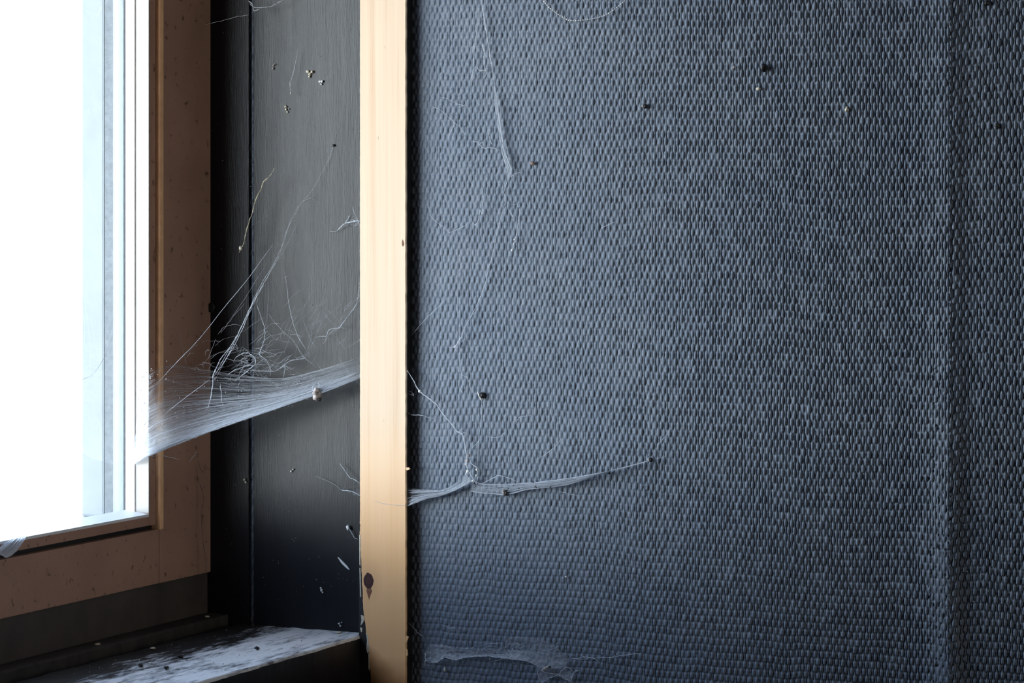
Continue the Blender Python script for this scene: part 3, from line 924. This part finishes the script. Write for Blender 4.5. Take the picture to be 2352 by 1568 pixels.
thread([(570, 2), (580, 10), (583, 24), (596, 21)], 0.00022, 1.292, 1.291, M_FINE, t, 0.8)
t = web_thing('cobweb', 'small wisp of cobweb on the reveal against the upper batten edge')
thread([(773, 531), (782, 522), (792, 513), (805, 510), (819, 507), (826, 508)], 0.00020, 1.282, 1.2745, M_THREAD, t, 0.9)
thread([(792, 513), (800, 500), (803, 494)], 0.00016, 1.281, 1.280, M_FINE, t, 0.6)
thread([(809, 474), (816, 494), (825, 513)], 0.00012, 1.278, 1.2745, M_FINE, t)
thread([(757, 532), (773, 531)], 0.00009, 1.284, 1.282, M_FINE, t)
add_sheet('silk_film', [at_d(790, 520, 1.281), at_d(826, 520, 1.276)], [at_d(800, 496, 1.280), at_d(822, 497, 1.276)], M_FILM, t, lambda s, q: 0.45 * math.sin(3.14 * q), 12, 8)
t = web_thing('cobweb', 'faint wisps of cobweb on the lower reveal against the batten edge')
thread([(780, 1063), (790, 1078), (802, 1095), (812, 1100), (826, 1109)], 0.00013, 1.281, 1.274, M_THREAD, t, 0.6)
thread([(724, 1093), (748, 1102), (770, 1113), (782, 1124)], 0.00008, 1.286, 1.282, M_FINE, t)
thread([(782, 1124), (796, 1127), (810, 1129), (827, 1138)], 0.00018, 1.281, 1.273, M_FINE, t, 0.5)
add_sheet('silk_film', [at_d(782, 1125, 1.281), at_d(827, 1139, 1.274)], [at_d(790, 1120, 1.281), at_d(827, 1121, 1.274)], M_FILM, t, lambda s, q: 0.7 * (1 - q) * s, 14, 8)
t = web_thing('cobweb', 'sooty cobweb strand in the back corner between frame and reveal')
thread([(452, 1100), (462, 1120), (468, 1150), (462, 1180), (466, 1240), (474, 1300), (470, 1350), (462, 1395)], 0.00012, 1.300, 1.300, M_GREYSILK, t, 0.8)
thread([(455, 1060), (466, 1085), (474, 1062)], 0.00012, 1.299, 1.299, M_GREYSILK, t, 0.8)

# --- torn silk over the bottom bead of the window
t = web_thing('cobweb', 'torn white silk ribbon hanging over the bottom bead of the window')
lo_ = [at_x(62, 1229, XF + 0.0006), at_x(48, 1252, XF + 0.0012), at_x(30, 1272, XF + 0.0014), at_x(14, 1281, XF + 0.0014)]
up_ = [at_x(30, 1236, XF + 0.0006), at_x(12, 1248, XF + 0.0012), at_x(0, 1258, XF + 0.0014), at_x(-14, 1266, XF + 0.0014)]
add_sheet('silk_sheet', lo_, up_, M_SHEET, t, lambda s, q: 1.5, 30, 12, 0.0001, 5)
tb = Tubes()
sheet_strands(tb, lo_, up_, 34, 1.0, 0.00010, (0.5, 1.0), 0.1, 0.0001)
tb.build('strands', M_THREAD, t, 'stuff')
thread([(81, 1204), (62, 1222), (40, 1244)], 0.00012, 1.187, 1.185, M_THREAD, t)
t = web_thing('dangling_thread', 'thin grey kinked thread sagging across the bright window glass', 'thread')
xg = XF - 0.0118
for pix in ([(-10, 872), (14, 876), (36, 872), (60, 876), (92, 888), (118, 888), (148, 886), (158, 880)], [(-10, 906), (18, 911), (38, 912), (56, 904), (80, 896), (92, 888)], [(148, 886), (170, 884), (190, 872), (215, 858), (240, 820), (258, 770)], [(158, 908), (170, 892), (186, 878)]):
    one_tube('thread', [at_x(u, v, xg) for u, v in pix], 0.00007, M_GREYSILK, t, 0.6, 5, 0.00012)

# --- tall web hanging on the woven wall
YA = YT - 0.0022
def wthread(pix, r, mat, parent, lumpy=0.3, Y=None, name='thread', wob=0.00007):
    return one_tube(name, [at_y(u, v, Y or YA) for u, v in pix], r, mat, parent, lumpy, 5, wob, 4)
t = web_thing('cobweb', 'long wispy cobweb hanging from the top of the woven wall beside the batten')
main = [(1106, -8), (1108, 11), (1115, 61), (1127, 134), (1138, 210), (1146, 276), (1155, 337), (1165, 375), (1171, 394)]
wthread(main, 0.00017, M_FINE, t, 0.5)
wthread([(u - 3, v + 4) for u, v in main[4:]], 0.00022, M_FINE, t, 0.7)
wthread([(1138, 210), (1148, 276), (1158, 340), (1168, 372), (1176, 392)], 0.00016, M_THREAD, t, 0.8)
wthread([(1108, 11), (1112, 40), (1118, 75)], 0.00030, M_FINE, t, 0.8)
wthread([(1124, 120), (1128, 140), (1130, 150)], 0.00035, M_FINE, t, 0.8)
add_sheet('silk_film', [at_y(1139, 215, YA), at_y(1150, 310, YA), at_y(1160, 385, YA), at_y(1166, 415, YA)], [at_y(1144, 215, YA - 0.001), at_y(1158, 310, YA - 0.001), at_y(1175, 385, YA - 0.001), at_y(1168, 415, YA)], M_SHEET, t, lambda s, q: 0.12 + 0.28 * s, 40, 8, 0.0002, 9)
wthread([(1171, 394), (1165, 415), (1158, 440), (1161, 459), (1151, 498), (1138, 551), (1129, 597), (1123, 611), (1115, 650), (1100, 688), (1086, 719), (1067, 753), (1060, 772), (1046, 795), (1035, 798)], 0.00014, M_FINE, t, 0.5)
wthread([(1060, 772), (1050, 790), (1042, 797), (1054, 797)], 0.00022, M_FINE, t, 0.6)
wthread([(1067, 753), (1066, 780), (1058, 783), (1050, 762), (1049, 750)], 0.00008, M_FINE, t)
wthread([(1098, 20), (1098, 46), (1094, 80), (1090, 107), (1087, 153), (1085, 178), (1082, 199)], 0.00015, M_FINE, t, 0.8)
wthread([(1090, 100), (1088, 112)], 0.00030, M_FINE, t, 0.5)
wthread([(1086, 170), (1084, 182)], 0.00034, M_FINE, t, 0.5)
wthread([(1109, 99), (1113, 115), (1112, 135), (1113, 153), (1117, 168), (1113, 178)], 0.00018, M_FINE, t, 0.9)
wthread([(1108, 100), (1112, 118)], 0.00040, M_FINE, t, 0.4)
wthread([(1096, 151), (1098, 158), (1105, 163), (1113, 160)], 0.00026, M_FINE, t, 0.5)
wthread([(993, 249), (1006, 249), (1025, 264), (1046, 283), (1058, 293), (1069, 310)], 0.00010, M_FINE, t)
wthread([(1045, 285), (1038, 297), (1030, 318)], 0.00012, M_FINE, t, 0.6)
wthread([(1008, 222), (1030, 228), (1048, 238), (1058, 240), (1066, 243), (1071, 232)], 0.00010, M_FINE, t, 0.5)
wthread([(1086, 325), (1098, 327), (1104, 335), (1114, 340), (1129, 339), (1150, 346)], 0.00013, M_FINE, t, 0.6)
wthread([(1102, 332), (1108, 326), (1112, 336)], 0.00010, M_FINE, t, 0.6)
wthread([(1125, 295), (1123, 308), (1125, 318), (1130, 333)], 0.00016, M_FINE, t, 0.7)
wthread([(1173, 406), (1184, 398), (1201, 396)], 0.00011, M_FINE, t)
wthread([(1109, 430), (1109, 452), (1109, 475), (1108, 492), (1102, 482), (1100, 505), (1090, 517), (1081, 501)], 0.00016, M_THREAD, t, 0.4, wob=0.00012)
wthread([(1081, 508), (1069, 517), (1035, 533), (1024, 526), (1016, 519), (1000, 508), (989, 494), (984, 470)], 0.00010, M_FINE, t)
wthread([(1169, 482), (1174, 490), (1180, 499)], 0.00020, M_FINE, t, 0.5)
wthread([(1161, 459), (1172, 470), (1190, 468)], 0.00006, M_FINE, t)
wthread([(1194, 470), (1194, 482), (1190, 517), (1184, 547), (1180, 563), (1177, 574)], 0.00015, M_FINE, t, 0.8)
lump([(at_y(1177, 574, YA), 0.0006), (at_y(1181, 560, YA), 0.00045), (at_y(1182, 550, YA), 0.0004)], 'bead', M_DUST, t, 0.3)
wthread([(1052, 560), (1052, 600), (1054, 638), (1050, 690), (1052, 740)], 0.00006, M_FINE, t)
wthread([(1056, 700), (1055, 780), (1056, 818), (1060, 860), (1073, 866), (1084, 898), (1104, 906)], 0.00010, M_FINE, t, 0.4)
wthread([(1060, 860), (1063, 883), (1058, 893), (1065, 906)], 0.00011, M_FINE, t, 0.4)

t = web_thing('beaded_thread', 'looped thread beaded with white droplets at the top of the woven wall', 'thread')
loop = [(1236, -14), (1247, 0), (1264, 19), (1287, 36), (1306, 46), (1329, 47), (1352, 44), (1375, 40), (1398, 31), (1417, 17), (1437, 0), (1446, -12)]
wthread(loop, 0.00008, M_THREAD, t, 0.1)
LP = resample([at_y(u, v, YA) for u, v in loop], 46)
for p in LP:
    lump([(p, random.uniform(0.00026, 0.00042))], 'droplet', M_DUST, t, 0.2, 1)

# --- web from the batten to the woven wall
YC = YT - 0.003
t = web_thing('cobweb', 'bright forked cobweb stretched from the batten low across the woven wall')
def d_thread(pix, r, y0, y1, mat, parent, lumpy=0.4):
    n = len(pix)
    return one_tube('thread', [at_y(u, v, y0 + (y1 - y0) * i / (n - 1)) for i, (u, v) in enumerate(pix)], r, mat, parent, lumpy, 5, 0.00009, 4)
d_thread([(933, 849), (938, 855), (949, 872), (964, 898), (985, 914), (1002, 929), (1019, 952), (1039, 975), (1052, 992), (1063, 998), (1067, 1021), (1073, 1052), (1071, 1067), (1077, 1082), (1088, 1101), (1096, 1113)], 0.00026, YB + 0.0006, YC, M_THREAD, t, 0.5)
d_thread([(1052, 992), (1058, 990), (1062, 996), (1067, 992), (1071, 1002), (1073, 1025), (1081, 1059), (1090, 1070), (1096, 1076), (1097, 1098), (1092, 1110)], 0.00018, YC, YC, M_THREAD, t, 0.5)
d_thread([(1068, 1060), (1074, 1080), (1070, 1090), (1082, 1104)], 0.00022, YC, YC, M_THREAD, t, 0.8)
d_thread([(1104, 930), (1107, 937), (1102, 980), (1098, 1032), (1097, 1076)], 0.00011, YC, YC, M_FINE, t)
lump([(at_y(964, 898, YB + 0.0012), 0.0006), (at_y(936, 852, YB + 0.0006), 0.0004)], 'knot', M_DUST, t, 0.3)
lump([(at_y(1073, 1057, YC), 0.0008), (at_y(1071, 1066, YC), 0.0006), (at_y(1077, 1046, YC), 0.0006)], 'debris', M_HUSK, t, 0.4)
lump([(at_y(1075, 1083, YC), 0.0007), (at_y(1086, 1104, YC), 0.0006), (at_y(1096, 1078, YC), 0.0006), (at_y(1094, 1092, YC), 0.0005)], 'knot', M_DUST, t, 0.4)
loC = [at_y(934, 1163, YB + 0.0008), at_y(977, 1146, YB + 0.002), at_y(1012, 1138, YC), at_y(1050, 1124, YC), at_y(1084, 1106, YC)]
upC = [at_y(934, 1120, YB + 0.002), at_y(980, 1124, YB + 0.003), at_y(1016, 1124, YC), at_y(1050, 1109, YC), at_y(1070, 1088, YC)]
add_sheet('silk_sheet', loC, upC, M_SHEET, t, lambda s, q: 1.0 * math.exp(-q * 2.6) + 0.30 * s + 0.10, 50, 12, 0.0002, 2)
loD = [at_y(u, v, YC) for u, v in ((1082, 1128), (1096, 1131), (1134, 1134), (1165, 1136), (1211, 1124), (1264, 1119), (1303, 1113), (1341, 1101), (1379, 1087), (1429, 1075), (1494, 1058))]
upD = [at_y(u, v, YC - 0.0006) for u, v in ((1084, 1100), (1104, 1108), (1150, 1110), (1188, 1109), (1225, 1107), (1264, 1103), (1303, 1098), (1341, 1092), (1395, 1082), (1440, 1071), (1494, 1056))]
add_sheet('silk_sheet', loD, upD, M_SHEET, t, lambda s, q: (0.14 + 0.40 * math.exp(-q * 5) + 0.30 * math.exp(-((s - 0.55) / 0.2) ** 2)) * (1 - 0.4 * s), 90, 10, 0.0002, 3)
tb = Tubes()
sheet_strands(tb, loC, upC, 46, 1.6, 0.00009, (0.5, 1.0), 0.12, 0.00006)
sheet_strands(tb, loD, upD, 40, 1.0, 0.00007, (0.3, 0.9), 0.15, 0.00005)
for k in range(3):
    tb.add([p + Vector((0, random.uniform(-0.0004, 0.0004), random.uniform(0, 0.0006))) for p in resample(loC, 40)], 0.00014, 3)
tb.add(resample(loD, 60), 0.00011, 3)
tb.build('sheet_strands', M_THREAD, t, 'stuff')
d_thread([(1104, 1111), (1125, 1102), (1146, 1092), (1168, 1098), (1192, 1107)], 0.00012, YC, YC, M_THREAD, t)
d_thread([(1280, 1128), (1310, 1134), (1333, 1140)], 0.00008, YC, YC, M_FINE, t)
d_thread([(1429, 1075), (1494, 1057), (1508, 1053), (1530, 1048)], 0.00008, YC, YC + 0.001, M_FINE, t)
d_thread([(935, 902), (950, 908), (944, 899), (936, 900)], 0.00014, YB + 0.002, YB + 0.003, M_FINE, t, 0.6)
d_thread([(934, 946), (942, 950), (950, 953), (968, 954), (1000, 962)], 0.00012, YB + 0.002, YC, M_FINE, t, 0.8)
d_thread([(860, 1150), (885, 1157), (910, 1160), (933, 1161)], 0.00009, YB - 0.0006, YB - 0.0006, M_FINE, t, 0.2)
pts = [at_y(random.uniform(1085, 1300), random.gauss(1115, 7), YC - 0.0008) for _ in range(16)]
specks('caught_dirt', pts, 0.0002, 0.0005, M_DARKBIT, t)

t = web_thing('cobweb', 'loose stray silk wisps on the middle of the woven wall right of the forked cobweb')
for pix in ([(1234, 1055), (1262, 1036), (1283, 1017), (1287, 1006), (1291, 1022)], [(1186, 969), (1192, 960), (1199, 956), (1222, 953)], [(1507, 1034), (1510, 1024), (1515, 1017), (1528, 1002), (1540, 983)],
            [(1120, 1003), (1145, 1004), (1160, 992)], [(945, 771), (970, 740), (1005, 706), (1030, 680)], [(1379, 526), (1395, 517), (1414, 509)], [(1083, 1030), (1095, 1018), (1102, 1008)]):
    wthread(pix, 0.00009, M_FINE, t, 0.4)

# --- dusty film at the foot of the woven wall
t = web_thing('cobweb', 'ragged dusty grey cobweb film at the foot of the woven wall')
YD = YT - 0.0028
lowD = [(977, 1517), (999, 1521), (1021, 1510), (1047, 1515), (1065, 1510), (1094, 1507), (1128, 1507), (1166, 1512), (1207, 1517), (1232, 1528), (1262, 1536), (1300, 1530)]
uppD = [(979, 1486), (1000, 1478), (1040, 1486), (1072, 1488), (1103, 1489), (1135, 1488), (1157, 1482), (1172, 1462), (1229, 1466), (1262, 1474), (1285, 1494), (1305, 1512)]
L3 = [at_y(u, v, YD) for u, v in lowD]
U3 = [at_y(u, v, YT - 0.0012) for u, v in uppD]
add_sheet('silk_film', L3, U3, M_FILM, t, lambda s, q: (1.5 if s < 0.68 else 1.0) * (1 - 0.55 * q) * min(1, s * 8 + 0.35), 120, 18, 0.0003, 4)
lo2 = [at_y(u, v, YD) for u, v in ((1240, 1572), (1262, 1558), (1285, 1552), (1312, 1566))]
up2 = [at_y(u, v, YD) for u, v in ((1238, 1530), (1262, 1532), (1290, 1534), (1318, 1545))]
add_sheet('silk_film', lo2, up2, M_FILM, t, lambda s, q: 0.75, 30, 12, 0.0003, 6)
edge = smooth_path(L3[:10], 6, 0.00012)
tb = Tubes()
tb.add(edge, 0.00016, 4, 0.8)
tb.build('hem_thread', M_FINE, t)
for pix, r in (([(976, 1498), (977, 1512), (976, 1529)], 0.00022), ([(1232, 1528), (1245, 1540), (1261, 1546), (1283, 1549), (1300, 1560), (1311, 1566)], 0.00015),
               ([(1311, 1566), (1314, 1552), (1320, 1543), (1331, 1538)], 0.00015), ([(1237, 1534), (1236, 1552), (1244, 1566), (1246, 1575)], 0.00016), ([(1283, 1549), (1296, 1534), (1308, 1533), (1317, 1545)], 0.00012),
               ([(1292, 1513), (1323, 1512), (1345, 1508), (1364, 1511), (1402, 1509), (1440, 1504), (1474, 1499)], 0.00011), ([(1310, 1516), (1335, 1514), (1364, 1511), (1378, 1524)], 0.00009),
               ([(1021, 1433), (1032, 1444), (1040, 1440), (1049, 1446), (1059, 1468), (1072, 1480)], 0.00008), ([(1040, 1440), (1030, 1452), (1024, 1462)], 0.00008),
               ([(933, 1424), (950, 1442), (963, 1456), (974, 1462)], 0.00008), ([(1018, 1480), (1032, 1486), (1044, 1490)], 0.00010)):
    wthread(pix, r, M_FINE, t, 0.6, YD, wob=0.00014)
tb = Tubes()
for k in range(30):
    u, v = random.uniform(990, 1300), random.gauss(1498, 13)
    a = random.uniform(-0.6, 0.6)
    L = random.uniform(20, 60)
    tb.add(smooth_path([at_y(u + math.cos(a) * L * q + random.gauss(0, 2), v + math.sin(a) * L * q * 0.5 + random.gauss(0, 3), YD) for q in (0, 0.5, 1)], 5, 0.0001), random.uniform(0.00003, 0.00007), 3)
tb.build('tangle', M_FINE, t, 'stuff')
specks('caught_dust', [at_y(random.uniform(985, 1420), random.gauss(1496, 14), YD - 0.0004) for _ in range(26)], 0.00012, 0.0003, M_DUST, t)

t = tag(empty('insect_husk'), 'pale insect husk with a black head caught in the dusty film at the wall foot', 'insect')
lump([(at_y(1252, 1535, YD - 0.0006), 0.0007), (at_y(1258, 1532, YD - 0.0006), 0.0006), (at_y(1247, 1538, YD - 0.0006), 0.0005)], 'body', M_HUSK, t, 0.3)
lump([(at_y(1263, 1531, YD - 0.0006), 0.0005)], 'head', M_DARKBIT, t, 0.2)

# ------------------------------------------------------------------ bits of dirt stuck to the walls
YW = YT - 0.0012
def bit(name, label, cat, u, v, r, mat, Y=None, squash=(1, 1, 1), sub=2, group=None, rough=0.3):
    return tag(lump([(at_y(u, v, Y or YW), r)], name, mat, None, rough, sub, squash), label, cat, group)
t = tag(empty('insect_husk'), 'white curled grub with round black body on the woven wall', 'insect')
lump([(at_y(1108, 908, YW), 0.0014)], 'body', M_DARKBIT, t, 0.2)
one_tube('husk', [at_y(1097, 899, YW - 0.0008), at_y(1099, 904, YW - 0.001), at_y(1102, 911, YW - 0.001), at_y(1106, 917, YW - 0.0008), at_y(1110, 915, YW - 0.0006)], 0.0004, M_DUST, t, 0.2)
t = tag(empty('insect_husk'), 'round dark insect with pale left rim on the lower hem of the forked cobweb', 'insect')
lump([(at_y(1164, 1132, YC), 0.0013)], 'body', M_DARKBIT, t, 0.12)
one_tube('pale_rim', [at_y(1158, 1124, YC - 0.0007), at_y(1156, 1130, YC - 0.0011), at_y(1159, 1137, YC - 0.0009)], 0.0006, M_HUSK, t, 0.2)
t = tag(empty('insect_husk'), 'small dark insect with white rim at right tip of the forked cobweb', 'insect')
lump([(at_y(1495, 1056, YC), 0.0010)], 'body', M_DARKBIT, t, 0.15)
one_tube('pale_rim', [at_y(1490, 1051, YC - 0.0006), at_y(1489, 1055, YC - 0.0009), at_y(1492, 1059, YC - 0.0006)], 0.00035, M_DUST, t, 0.2)
t = tag(empty('insect_husk'), 'black fly speck with white left rim high on the woven wall', 'insect')
lump([(at_y(1482, 244, YW), 0.0010)], 'body', M_DARKBIT, t, 0.15)
one_tube('pale_rim', [at_y(1477, 240, YW - 0.0006), at_y(1475, 244, YW - 0.0009), at_y(1478, 248, YW - 0.0006)], 0.0003, M_DUST, t, 0.2)
bit('dirt_crumb', 'largest black crumb, high on the woven wall above a cream seed', 'crumb', 1755, 156, 0.0015, M_DARKBIT, rough=0.4)
bit('seed', 'cream seed just below the largest black crumb on the woven wall', 'seed', 1742, 204, 0.0008, M_CRUMB, squash=(1.2, 1, 0.8))
bit('seed', 'cream upright seed alone in the upper right of the woven wall', 'seed', 1945, 251, 0.0009, M_CRUMB, squash=(0.8, 1, 1.3))
bit('dirt_crumb', 'small grey crumb left of the largest black crumb', 'crumb', 1686, 154, 0.0006, M_HUSK)
bit('dirt_crumb', 'dark crumb right of the vertical seam', 'crumb', 2290, 289, 0.0011, M_DARKBIT, rough=0.4)
bit('dirt_crumb', 'dark crumb at the top edge, right of the vertical seam', 'crumb', 2267, 7, 0.0010, M_DARKBIT, rough=0.4)
bit('dirt_crumb', 'small brown crumb beside the tip of the long wispy cobweb', 'crumb', 1223, 375, 0.0008, M_BROWNBIT, squash=(1.3, 1, 0.9))
bit('dirt_crumb', 'dark crumb clinging above the lower forked cobweb, mid right', 'crumb', 1399, 1085, 0.0006, M_DARKBIT)
bit('dirt_crumb', 'white upright crumb below the left end of the dusty film', 'crumb', 1021, 1538, 0.0006, M_DUST, squash=(0.6, 1, 1.6))
bit('dirt_crumb', 'white crumb on the woven wall above the dusty film, near its clump', 'crumb', 1300, 1324, 0.0005, M_DUST)

YV = YR - 0.0006
def fbits(name, label, cat, cs, mat, group=None):
    return tag(lump([(at_y(u, v, YV), r) for u, v, r in cs], name, mat, None, 0.35, 2), label, cat, group)
fbits('plaster_crumb', 'three-lobed yellowish crumb, top of the black reveal', 'crumb', [(707, 165, 0.0007), (712, 170, 0.0007), (717, 165, 0.0007), (711, 176, 0.0005)], M_CRUMB)
fbits('plaster_crumb', 'white crumb just right of the three-lobed crumb', 'crumb', [(735, 188, 0.0006), (740, 187, 0.0006), (738, 193, 0.0004)], M_DUST)
fbits('plaster_crumb', 'hooked pale crumb below the short hanging thread on the reveal', 'crumb', [(656, 245, 0.0006), (657, 251, 0.0005), (660, 257, 0.0004), (663, 250, 0.0003)], M_CRUMB)
fbits('plaster_crumb', 'grey crumb left of the short hanging thread on the reveal', 'crumb', [(628, 150, 0.0004), (627, 157, 0.0005), (632, 147, 0.0003)], M_HUSK)
fbits('dirt_crumb', 'single black dot on the upper reveal board', 'crumb', [(766, 334, 0.0006)], M_DARKBIT)
fbits('plaster_crumb', 'small white flake low on the reveal above the sill', 'flake', [(737, 1350, 0.0005), (739, 1355, 0.0006), (741, 1360, 0.0004)], M_DUST)
fbits('plaster_crumb', 'pale crumb on the lower reveal below the sheet cobweb', 'crumb', [(669, 1082, 0.0005), (673, 1078, 0.0004)], M_DUST)
fbits('plaster_crumb', 'tiny pale crumb on the lower reveal, beside the groove', 'crumb', [(561, 1101, 0.0005), (564, 1107, 0.0004)], M_CRUMB)
fbits('plaster_crumb', 'pale crumb on the reveal just above the sill', 'crumb', [(779, 1432, 0.0005), (782, 1437, 0.0004), (785, 1429, 0.0003)], M_DUST)
t = tag(empty('paint_flake'), 'lifted white flake with a trailing thread on the lower reveal by the batten', 'flake')
o = lump([(at_y(799, 1211, YV - 0.0008), 0.0009)], 'flake', M_DUST, t, 0.4, squash=(0.9, 0.6, 1.3))
one_tube('thread', [at_y(802, 1214, YV - 0.0008), at_y(808, 1224, YV - 0.001), at_y(814, 1234, YV - 0.0005), at_y(823, 1238, YV)], 0.0002, M_THREAD, t)
tag(chip([(775, 1279), (778, 1280), (790, 1292), (798, 1300), (803, 1308), (799, 1307), (792, 1301), (784, 1293)], 'plaster_streak', M_DUST, None, 0.0005, YV), 'slanting white streak of plaster on the lower reveal board', 'flake')
bit('dirt_crumb', 'dark mark in the shadowed narrow reveal board beside the window frame', 'crumb', 484, 705, 0.0022, M_DARKBIT, YV, (1.2, 0.3, 1))

# ------------------------------------------------------------------ crumbs on the sill
t = tag(empty('sill_grit'), 'grit of pale and dark crumbs scattered over the dusty sill', 'grit', None, 'stuff')
pale, dark = [], []
for k in range(70):
    pale.append(Vector((random.uniform(-0.668, -0.610), random.uniform(0.97, 1.124), ZS + 0.0003)))
for u, v in ((663, 1495), (618, 1483), (856, 1508)):
    pass
for k in range(24):
    dark.append(Vector((random.uniform(-0.655, -0.608), random.uniform(0.97, 1.12), ZS + 0.0004)))
specks('pale_grit', pale, 0.00010, 0.00030, M_CRUMB, t)
specks('dark_grit', dark, 0.00012, 0.00032, M_DARKBIT, t)
for u, v, lab in ((415, 1507, 'black crumb on the dusty sill, rear of a row of black crumbs'), (382, 1533, 'black crumb on the dusty sill nearest its front edge'), (323, 1527, 'black crumb on the left part of the dusty sill'),
                  (590, 1488, 'black crumb on the right part of the dusty sill')):
    p = at_z(u, v, ZS + 0.0008)
    tag(lump([(p, 0.0010)], 'dirt_crumb', M_DARKBIT, None, 0.35, 2, (1, 1, 0.7)), lab, 'crumb')
for u, v, lab in ((475, 1402, 'pale chip lying on the black ledge by the reveal corner'), (223, 1494, 'pale chip lying on the black ledge under the window rail'), (350, 1488, 'pale chip on the rear edge of the sill'), (778, 1452, 'pale chip at the right tip of the sill')):
    X = -0.681 if v < 1495 and u in (475, 223) else None
    p = at_x(u, v, X) if X else at_z(u, v, ZS + 0.0005)
    if X:
        p.z = ZC - 0.1902
    tag(lump([(p, 0.0009)], 'plaster_chip', M_CRUMB, None, 0.35, 2, (1.4, 1.4, 0.5)), lab, 'chip')

# ------------------------------------------------------------------ fine dust clinging to the surfaces
t = tag(empty('dust'), 'fine white dust specks clinging to the woven wall and black reveal', 'dust', None, 'stuff')
pts = []
for k in range(240):
    u = 945 + 1400 * random.random() ** 1.2
    v = random.uniform(0, 1568)
    pts.append(at_y(u, v, YT - 0.0009))
for u, v in ((1594, 26), (1609, 21), (1659, 11), (1589, 57), (1590, 130), (1857, 175), (1916, 176), (1929, 191), (1944, 158), (1972, 258), (1864, 205), (1707, 437), (1834, 577), (2281, 877), (2266, 1071), (1984, 1088), (1927, 1075)):
    pts.append(at_y(u, v, YT - 0.0012))
specks('wall_dust', pts, 0.00008, 0.00024, M_DUST, t)
pts = []
for k in range(190):
    pts.append(at_y(random.uniform(590, 822), random.uniform(0, 1400), YR - 0.0002))
for k in range(24):
    pts.append(at_y(random.uniform(470, 566), random.uniform(0, 1380), YR))
specks('reveal_dust', pts, 0.00008, 0.00022, M_HUSK, t)
